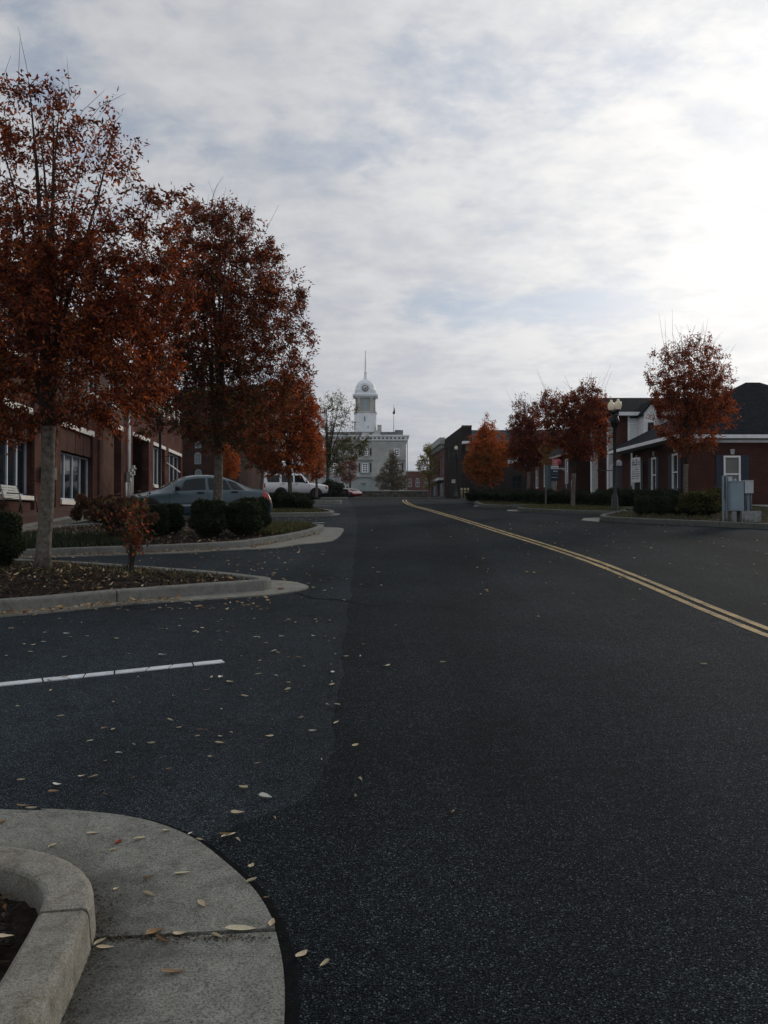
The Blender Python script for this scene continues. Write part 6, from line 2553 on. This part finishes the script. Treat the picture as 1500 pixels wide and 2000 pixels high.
pl = MB().box(-.17, .24, -.006, .003, pz - .13, pz + .14).build('plate', YS, ws)


def text(body, size, mat, loc, parent, name='lettering', rot=(math.pi / 2, 0, 0), ext=.002):
    cu = bpy.data.curves.new(name, 'FONT')
    cu.body = body
    cu.size = size
    cu.extrude = ext
    cu.align_x = 'CENTER'
    cu.align_y = 'CENTER'
    cu.materials.append(mat)
    tmp = bpy.data.objects.new(name, cu)
    COL.objects.link(tmp)
    dg = bpy.context.evaluated_depsgraph_get()
    me = bpy.data.meshes.new_from_object(tmp.evaluated_get(dg))
    bpy.data.objects.remove(tmp)
    bpy.data.curves.remove(cu)
    o = link(name, me, parent)
    o.location = loc
    o.rotation_euler = rot
    return o


text('TRAFFIC', .088, BLACK, (.035, -.010, pz + .065), pl)
text('CIRCLE', .088, BLACK, (.035, -.010, pz - .055), pl)

# shop pylon sign
p0 = at(1084, 930, 50)
ps = thing('pylon_sign', 'tall pylon sign with a red top panel over white and navy panels', 'sign', (p0.x, 50, 0), 0)
qz = lambda py: at(750, py, 50).z
qx = lambda px: (px - 1084) * 50 / F
MB().box(qx(1069), qx(1076), .02, .3, tz(50) - .1, qz(909)).build('side_panel', TEAL, ps)
MB().box(qx(1077), qx(1087), .05, .3, tz(50) - .1, qz(939)).build('post', M('pylon_post', (.22, .21, .19), .8), ps)
MB().box(qx(1076), qx(1091), .0, .35, qz(939), qz(896)).build('frame', M('pylon_frame', (.02, .026, .04), .5), ps)
rd = MB().box(qx(1078), qx(1090.5), -.05, -.003, qz(909), qz(896)).build('panel', M('panel_red', (.42, .07, .08), .4), ps)
MB().lathe([(.18, -.04), (.18, .0)], 14, (qx(1090.8), -.003, qz(902)), M=Matrix.Rotation(R(90), 3, 'X')).build('panel', M('panel_red', (.42, .07, .08), .4), ps)
rl = random.Random(9)
def scribble(root, x0, x1, z0, z1, mat, rows_):
    mb = MB()
    for r in range(rows_):
        zz0 = z0 + (z1 - z0) * (r + .2) / rows_
        zz1 = z0 + (z1 - z0) * (r + .8) / rows_
        x = x0
        while x < x1:
            w_ = rl.uniform(.02, .06)
            mb.box(x, min(x + w_, x1), -.058, -.052, zz0, zz0 + (zz1 - zz0) * rl.uniform(.6, 1))
            x += w_ + .015
    return mb.build('lettering', mat, root)
scribble(rd, qx(1079), qx(1089), qz(908.5), qz(897), M('panel_pink', (.62, .45, .45)), 3)
wp_ = MB().box(qx(1076.5), qx(1090.5), -.05, -.003, qz(916), qz(910)).build('panel', WHITE, ps)
scribble(wp_, qx(1078), qx(1089), qz(915.5), qz(911), M('ink_navy', (.05, .08, .16)), 1)
for a, b, c, d in ((923.5, 917, 1080, 1089), (927.5, 925, 1077, 1090), (934.5, 930, 1077, 1088)):
    b_ = MB().box(qx(1076.5), qx(1090.5), -.05, -.003, qz(a), qz(b)).build('panel', M('panel_navy', (.025, .04, .085), .4), ps)
    scribble(b_, qx(c), qx(d), qz(a - .8), qz(b + .8), M('panel_letters', (.5, .52, .55)), 1)
# two slim white pipes beside it
gp = thing('gooseneck_lamp', 'slim pale gooseneck lamp standing beside the pylon sign', 'lamp', (qx(1106) + p0.x, 50, 0), 0)
MB().tube([(0, 0, tz(50) - .1), (0, 0, qz(922)), (-.08, 0, qz(919)), (-.25, 0, qz(917))], .04, 8).build('pole', M('pale_pole', (.40, .44, .47), .5), gp)
MB().box(-.42, -.12, -.1, .1, qz(916.5), qz(914)).build('lamp_head', MATS['pale_pole'], gp)
mp_ = thing('marker_post', 'short pale post between the gooseneck lamp and the portico pillars', 'post', (qx(1117) + p0.x, 50, 0), 0)
MB().tube([(0, 0, tz(50) - .1), (0, 0, qz(939))], .04, 8).build('post', MATS['pale_pole'], mp_)
MB().lathe([(.05, 0), (.05, .03), (0, .07)], 8, (0, 0, qz(939))).build('cap', MATS['pale_pole'], mp_)

# bollards by the dark building
for i, (px, lab) in enumerate(((901.5, 'pale yellow bollard, first of three by the dark building corner'), (908, 'pale yellow bollard in the middle of the three by the dark building'), (914, 'pale yellow bollard nearest the orange maple, last of three'))):
    b0 = at(px, 975, 78)
    bo = thing('bollard', lab, 'bollard', (b0.x, 78, tz(78)), 0, 'pale yellow bollards by the dark building')
    h_ = 20.5 * 78 / F
    MB().lathe([(.10, -.05), (.10, h_ * .97), (.07, h_), (0, h_ + .03)], 12).build('post', M('bollard_paint', (.30, .26, .15) if i != 1 else (.30, .26, .15), .6), bo)
    MB().lathe([(.104, h_ * .70), (.104, h_ * .82)], 12).build('band', M('bollard_band', (.10, .09, .06), .6), bo)

# traffic sign seen from behind
t0 = at(661, 930, 92)
ts = thing('traffic_sign', 'yield sign and two pale plates on a post by the black four-wheel drive', 'traffic sign', (t0.x, 92, 0), 0)
qz = lambda py: at(750, py, 92).z
k_ = 92 / F
MB().tube([(0, .04, tz(92) - .1), (0, .04, qz(918))], .04, 6).build('post', MATS['sign_post'], ts)
ALU = M('sign_back', (.42, .44, .46), .5, .1, 3)
MB().prism([(-.1, qz(933)), (6 * k_, qz(920.5)), (-6 * k_ * .35, qz(920.5))], -.01, .01).build('yield_plate', ALU, ts)
for a, b in ((-4.5, -.3), (.3, 4.8)):
    MB().box(a * k_, b * k_, -.01, .01, qz(943.5), qz(932)).build('plate', ALU, ts)
bz = thing('banner_frame', 'white window frame and blue sign behind the white four-wheel drive', 'sign', (at(528, 915, 88).x, 88, 0), 0)
qz = lambda py: at(750, py, 88).z
for a, b, c, d in ((-8, -6.5, 905, 930), (4.5, 6, 908, 930), (-6.4, 4.4, 918.5, 919.5)):
    MB().box(a * 88 / F, b * 88 / F, -.04, .04, qz(d), qz(c)).build('bar', WHITE, bz)
MB().box(-14 * 88 / F, -8.5 * 88 / F, -.03, .03, qz(928), qz(917)).build('sign_board', M('sign_blue', (.05, .12, .24), .5), bz)
MB().tube([(-7.2 * 88 / F, .06, tz(88)), (-7.2 * 88 / F, .06, qz(905))], .05, 6).build('post', WHITE, bz)
gs = thing('green_sign', 'green shop sign board behind the bonnet of the white four-wheel drive', 'sign', (at(595, 925, 92).x, 92, 0), 0)
qz = lambda py: at(750, py, 92).z
MB().box(-.35, .42, -.05, .05, qz(935), qz(922)).build('sign_board', M('sign_green', (.015, .13, .075), .5), gs)
MB().box(-.15, .18, -.06, -.052, qz(926), qz(923)).build('emblem', WHITE, gs)
MB().tube([(0, .08, tz(92)), (0, .08, qz(922))], .05, 6).build('post', BLACK, gs)


# ================================================================ FALLEN LEAVES, ONE BY ONE
def dry_leaf(seed, long=False):
    r = random.Random(seed)
    mb = MB()
    n, m = 7, 4
    wmax = .16 if long else r.uniform(.22, .32)
    bend = r.uniform(.2, .9)
    cup = r.choice([.5, .9, 1.4, 2.2, 2.7])
    jag = r.uniform(0, .22)
    tw_ = r.uniform(-.5, .5)
    v, f = [], []
    for i in range(n + 1):
        t = i / n
        w = wmax * math.sin(math.pi * min(1, t * .97 + .03) ** .75) ** .8 * (1 - jag * r.random()) + .006
        for k in range(m + 1):
            u = k / m * 2 - 1
            a = u * cup
            y = w * math.sin(a) / max(.3, cup) * 1.1
            z = w * (1 - math.cos(a)) / max(.3, cup) + bend * (t - .5) ** 2 * .7 + tw_ * y * (t - .5)
            v.append((t - .5, y, z))
    for i in range(n):
        for k in range(m):
            o = i * (m + 1) + k
            f.append((o, o + 1, o + m + 2, o + m + 1))
    # stalk
    s0 = len(v)
    v += [(-.5, -.008, v[2][2]), (-.5, .008, v[2][2]), (-.68, .0, v[2][2] + .03)]
    f.append((s0, s0 + 1, s0 + 2))
    zmin = min(p[2] for p in v)
    v = [(p[0], p[1], p[2] - zmin) for p in v]
    mb.add(v, f, True)
    return mb


def dleaf_mat(name, c, c2):
    return M(name, c, .75, .25, 30, .15, bump=.4, bscale=90, tint=c2)


LM = {'pale': dleaf_mat('leaf_pale', (.64, .56, .37), (.76, .69, .50)), 'tan': dleaf_mat('leaf_tan', (.54, .43, .28), (.66, .56, .40)),
      'brown': dleaf_mat('leaf_brown', (.27, .17, .095), (.38, .26, .16)), 'red': dleaf_mat('leaf_red', (.20, .035, .018), (.34, .08, .03)), 'white': dleaf_mat('leaf_white', (.66, .64, .58), (.78, .76, .70))}
LMESH = {}
for cn in LM:
    for k in range(9):
        b = dry_leaf(k * 7 + len(cn), k in (4, 8))
        me = bpy.data.meshes.new('fallen_leaf')
        me.from_pydata(b.v, [], b.f)
        me.polygons.foreach_set('use_smooth', b.s)
        me.materials.append(LM[cn])
        LMESH[cn, k] = me
rl = random.Random(21)


def fallen(px, py, L_, col, var, label, group=None, h=.0, ang=None, xy=None):
    p = G(px, py) if xy is None else Vector((xy[0], xy[1], tz(xy[1])))
    o = link('fallen_leaf', LMESH[col, var], None, (p.x, p.y, p.z + h))
    L_ *= .95 if group is None else .85
    o.scale = (L_, L_, L_)
    a = ang if ang is not None else rl.uniform(0, 6.28)
    o.rotation_euler = (rl.uniform(-.12, .12), rl.uniform(-.08, .08) + .0, a)
    tag(o, label, 'leaf', group)


AP = .021
for px, py, L_, c, v, a, lab in [
    (340, 1912, .085, 'brown', 4, .15, 'long brown curled leaf lying on the nearest concrete slab'),
    (232, 1655, .055, 'red', 0, 1.2, 'red crumpled leaf on the curved concrete apron'),
    (221, 1670, .045, 'tan', 1, 1.0, 'tan leaf tip just below the red crumpled leaf'),
    (273, 1648, .055, 'pale', 2, .6, 'pale pointed leaf to one side of the red crumpled leaf'),
    (182, 1636, .06, 'tan', 4, 0, 'thin straw leaf lying flat above the red leaf on the apron'),
    (103, 1662, .05, 'pale', 1, 1.2, 'small pale leaf against the top of the near kerb'),
    (290, 1726, .05, 'brown', 0, .4, 'round pinkish brown leaf in the middle of the apron'),
    (227, 1747, .028, 'tan', 3, 1.0, 'tiny tan leaf bit beside the near kerb on the apron'),
    (356, 1716, .065, 'pale', 4, .15, 'slim pale leaf lying crosswise in the middle of the apron'),
    (292, 1759, .062, 'pale', 0, -.5, 'cream curled leaf below the pinkish brown leaf'),
    (395, 1779, .058, 'tan', 2, -1.0, 'tan leaf with a dark tip above the slab joint'),
    (326, 1632, .04, 'tan', 3, .2, 'small tan leaf by the upper rim of the apron'),
    (390, 1650, .04, 'pale', 1, -.4, 'pale leaf on the tar edge of the apron'),
    (440, 1640, .06, 'brown', 2, .1, 'brown leaf on the asphalt just off the apron rim'),
    (447, 1641, .085, 'pale', 4, .9, 'slim pale stick-like leaf leaning on the asphalt off the apron'),
    (465, 1650, .042, 'pale', 0, -.9, 'small cream leaf on the asphalt next to the stick-like leaf'),
    (491, 1702, .045, 'tan', 3, 1.4, 'small upright tan leaf bit on the dark tar edge'),
    (492, 1731, .055, 'pale', 1, .9, 'pale broad leaf on the outer rim of the apron'),
    (520, 1764, .022, 'brown', 3, 0, 'tiny brown bit on the outer rim of the apron'),
    (531, 1816, .055, 'tan', 2, 1.5, 'tan curled leaf at the outer end of the slab joint'),
    (424, 1841, .055, 'pale', 0, -.6, 'cream leaf just below the slab joint'),
    (470, 1827, .11, 'pale', 4, .12, 'long thin pale leaf wedged along the slab joint'),
    (303, 1834, .075, 'brown', 1, .9, 'folded brown leaf standing on the slab joint'),
    (318, 1850, .07, 'brown', 2, -.6, 'dark brown shrivelled leaf across the slab joint'),
    (352, 1837, .05, 'tan', 3, .3, 'tan leaf at the end of the dark shrivelled leaf'),
    (196, 1852, .055, 'pale', 0, 1.0, 'cream leaf against the foot of the near kerb'),
    (206, 1862, .06, 'tan', 4, .1, 'narrow tan leaf at the foot of the near kerb, under the cream leaf'),
    (62, 1588, .055, 'tan', 0, .2, 'tan leaf on the far rim of the apron'),
    (46, 1583, .07, 'brown', 4, -.1, 'slim brown leaf lying over the far rim of the apron'),
    (2, 1616, .06, 'brown', 1, 1.0, 'brown leaf on the apron cut by the picture edge'),
    (372, 1637, .028, 'white', 3, 1.1, 'white scrap on the dark tar edge of the apron')]:
    d_near = a - math.atan2(0, 1)
    fallen(px, py, L_, c, v, lab, None, AP, a)
p = Vector((-1.22, 2.72, tz(2.72) + .16))
fallen(0, 0, .075, 'tan', 4, 'straw coloured leaf resting against the inner edge of the near kerb', None, .155, .2, (-1.18, 2.62))
GA = 'dry leaves on the dark asphalt'
LA = 'small dry pale leaf lying loose on the dark asphalt'
pts = [(118, 1402), (205, 1426), (221, 1427), (350, 1424), (333, 1410), (385, 1441), (391, 1429), (452, 1434), (262, 1458), (232, 1474), (429, 1455), (412, 1481), (503, 1494), (628, 1487), (656, 1414), (563, 1336), (561, 1350), (648, 1340), (648, 1334), (658, 1379), (650, 1315), (594, 1304), (584, 1287), (112, 1536), (104, 1550), (161, 1519), (181, 1521), (205, 1555), (433, 1388), (448, 1335), (318, 1282), (380, 1236), (386, 1237), (520, 1259), (499, 1246), (550, 1245), (612, 1244), (634, 1245), (645, 1214), (542, 1277), (535, 1274), (676, 1284), (704, 1284), (711, 1261), (773, 1223), (754, 1303), (865, 1296), (1375, 1300), (590, 1870), (633, 1890), (47, 1260), (85, 1256), (65, 1262), (125, 1285), (130, 1240), (228, 1250), (313, 1230), (60, 1275), (22, 1230), (504, 1319), (413, 1326), (478, 1363), (430, 1325), (405, 1350), (693, 1460), (694, 1558), (537, 1602), (475, 1543), (885, 1590), (739, 1119), (729, 1110), (705, 1143), (668, 1130), (647, 1129), (648, 1151), (672, 1174), (678, 1132), (634, 1155), (612, 1148), (735, 1071), (726, 1037), (745, 1145), (613, 1150), (581, 1137), (505, 1112), (560, 1114), (600, 1090), (630, 1084)]
for px, py in pts:
    y = G(px, py).y
    fallen(px, py, rl.uniform(.04, .075) * (1.15 if y > 6 else 1), rl.choice(['pale', 'pale', 'tan', 'tan', 'brown', 'white']), rl.randrange(9), LA, GA, .010)
fallen(519, 1562, .085, 'white', 1, 'large white heart-shaped leaf on the asphalt beyond the apron', None, .010, -.55)
fallen(704, 1526, .055, 'pale', 0, 'plump cream leaf alone on the darker carriageway', None, .010, -1.2)
fallen(611, 1430, .055, 'white', 2, 'bright white leaf on the bay beside the darker carriageway', None, .006, .3)
fallen(465, 1593, .07, 'tan', 3, 'yellowish tan leaf on the asphalt above the apron rim', None, .010, -.1)
fallen(549, 1155, .10, 'red', 1, 'red leaf on the second concrete apron', None, .024, .3)
for k in range(60):
    px, py = rl.uniform(0, 680), 1210 + 330 * rl.random() ** 2.2
    q = G(px, py)
    if inside(islands['b'][0], q.x, q.y - .25) or q.x > -.3:
        continue
    fallen(px, py, rl.uniform(.025, .06), rl.choice(['pale', 'tan', 'tan', 'brown']), rl.randrange(9), LA, GA, .010)
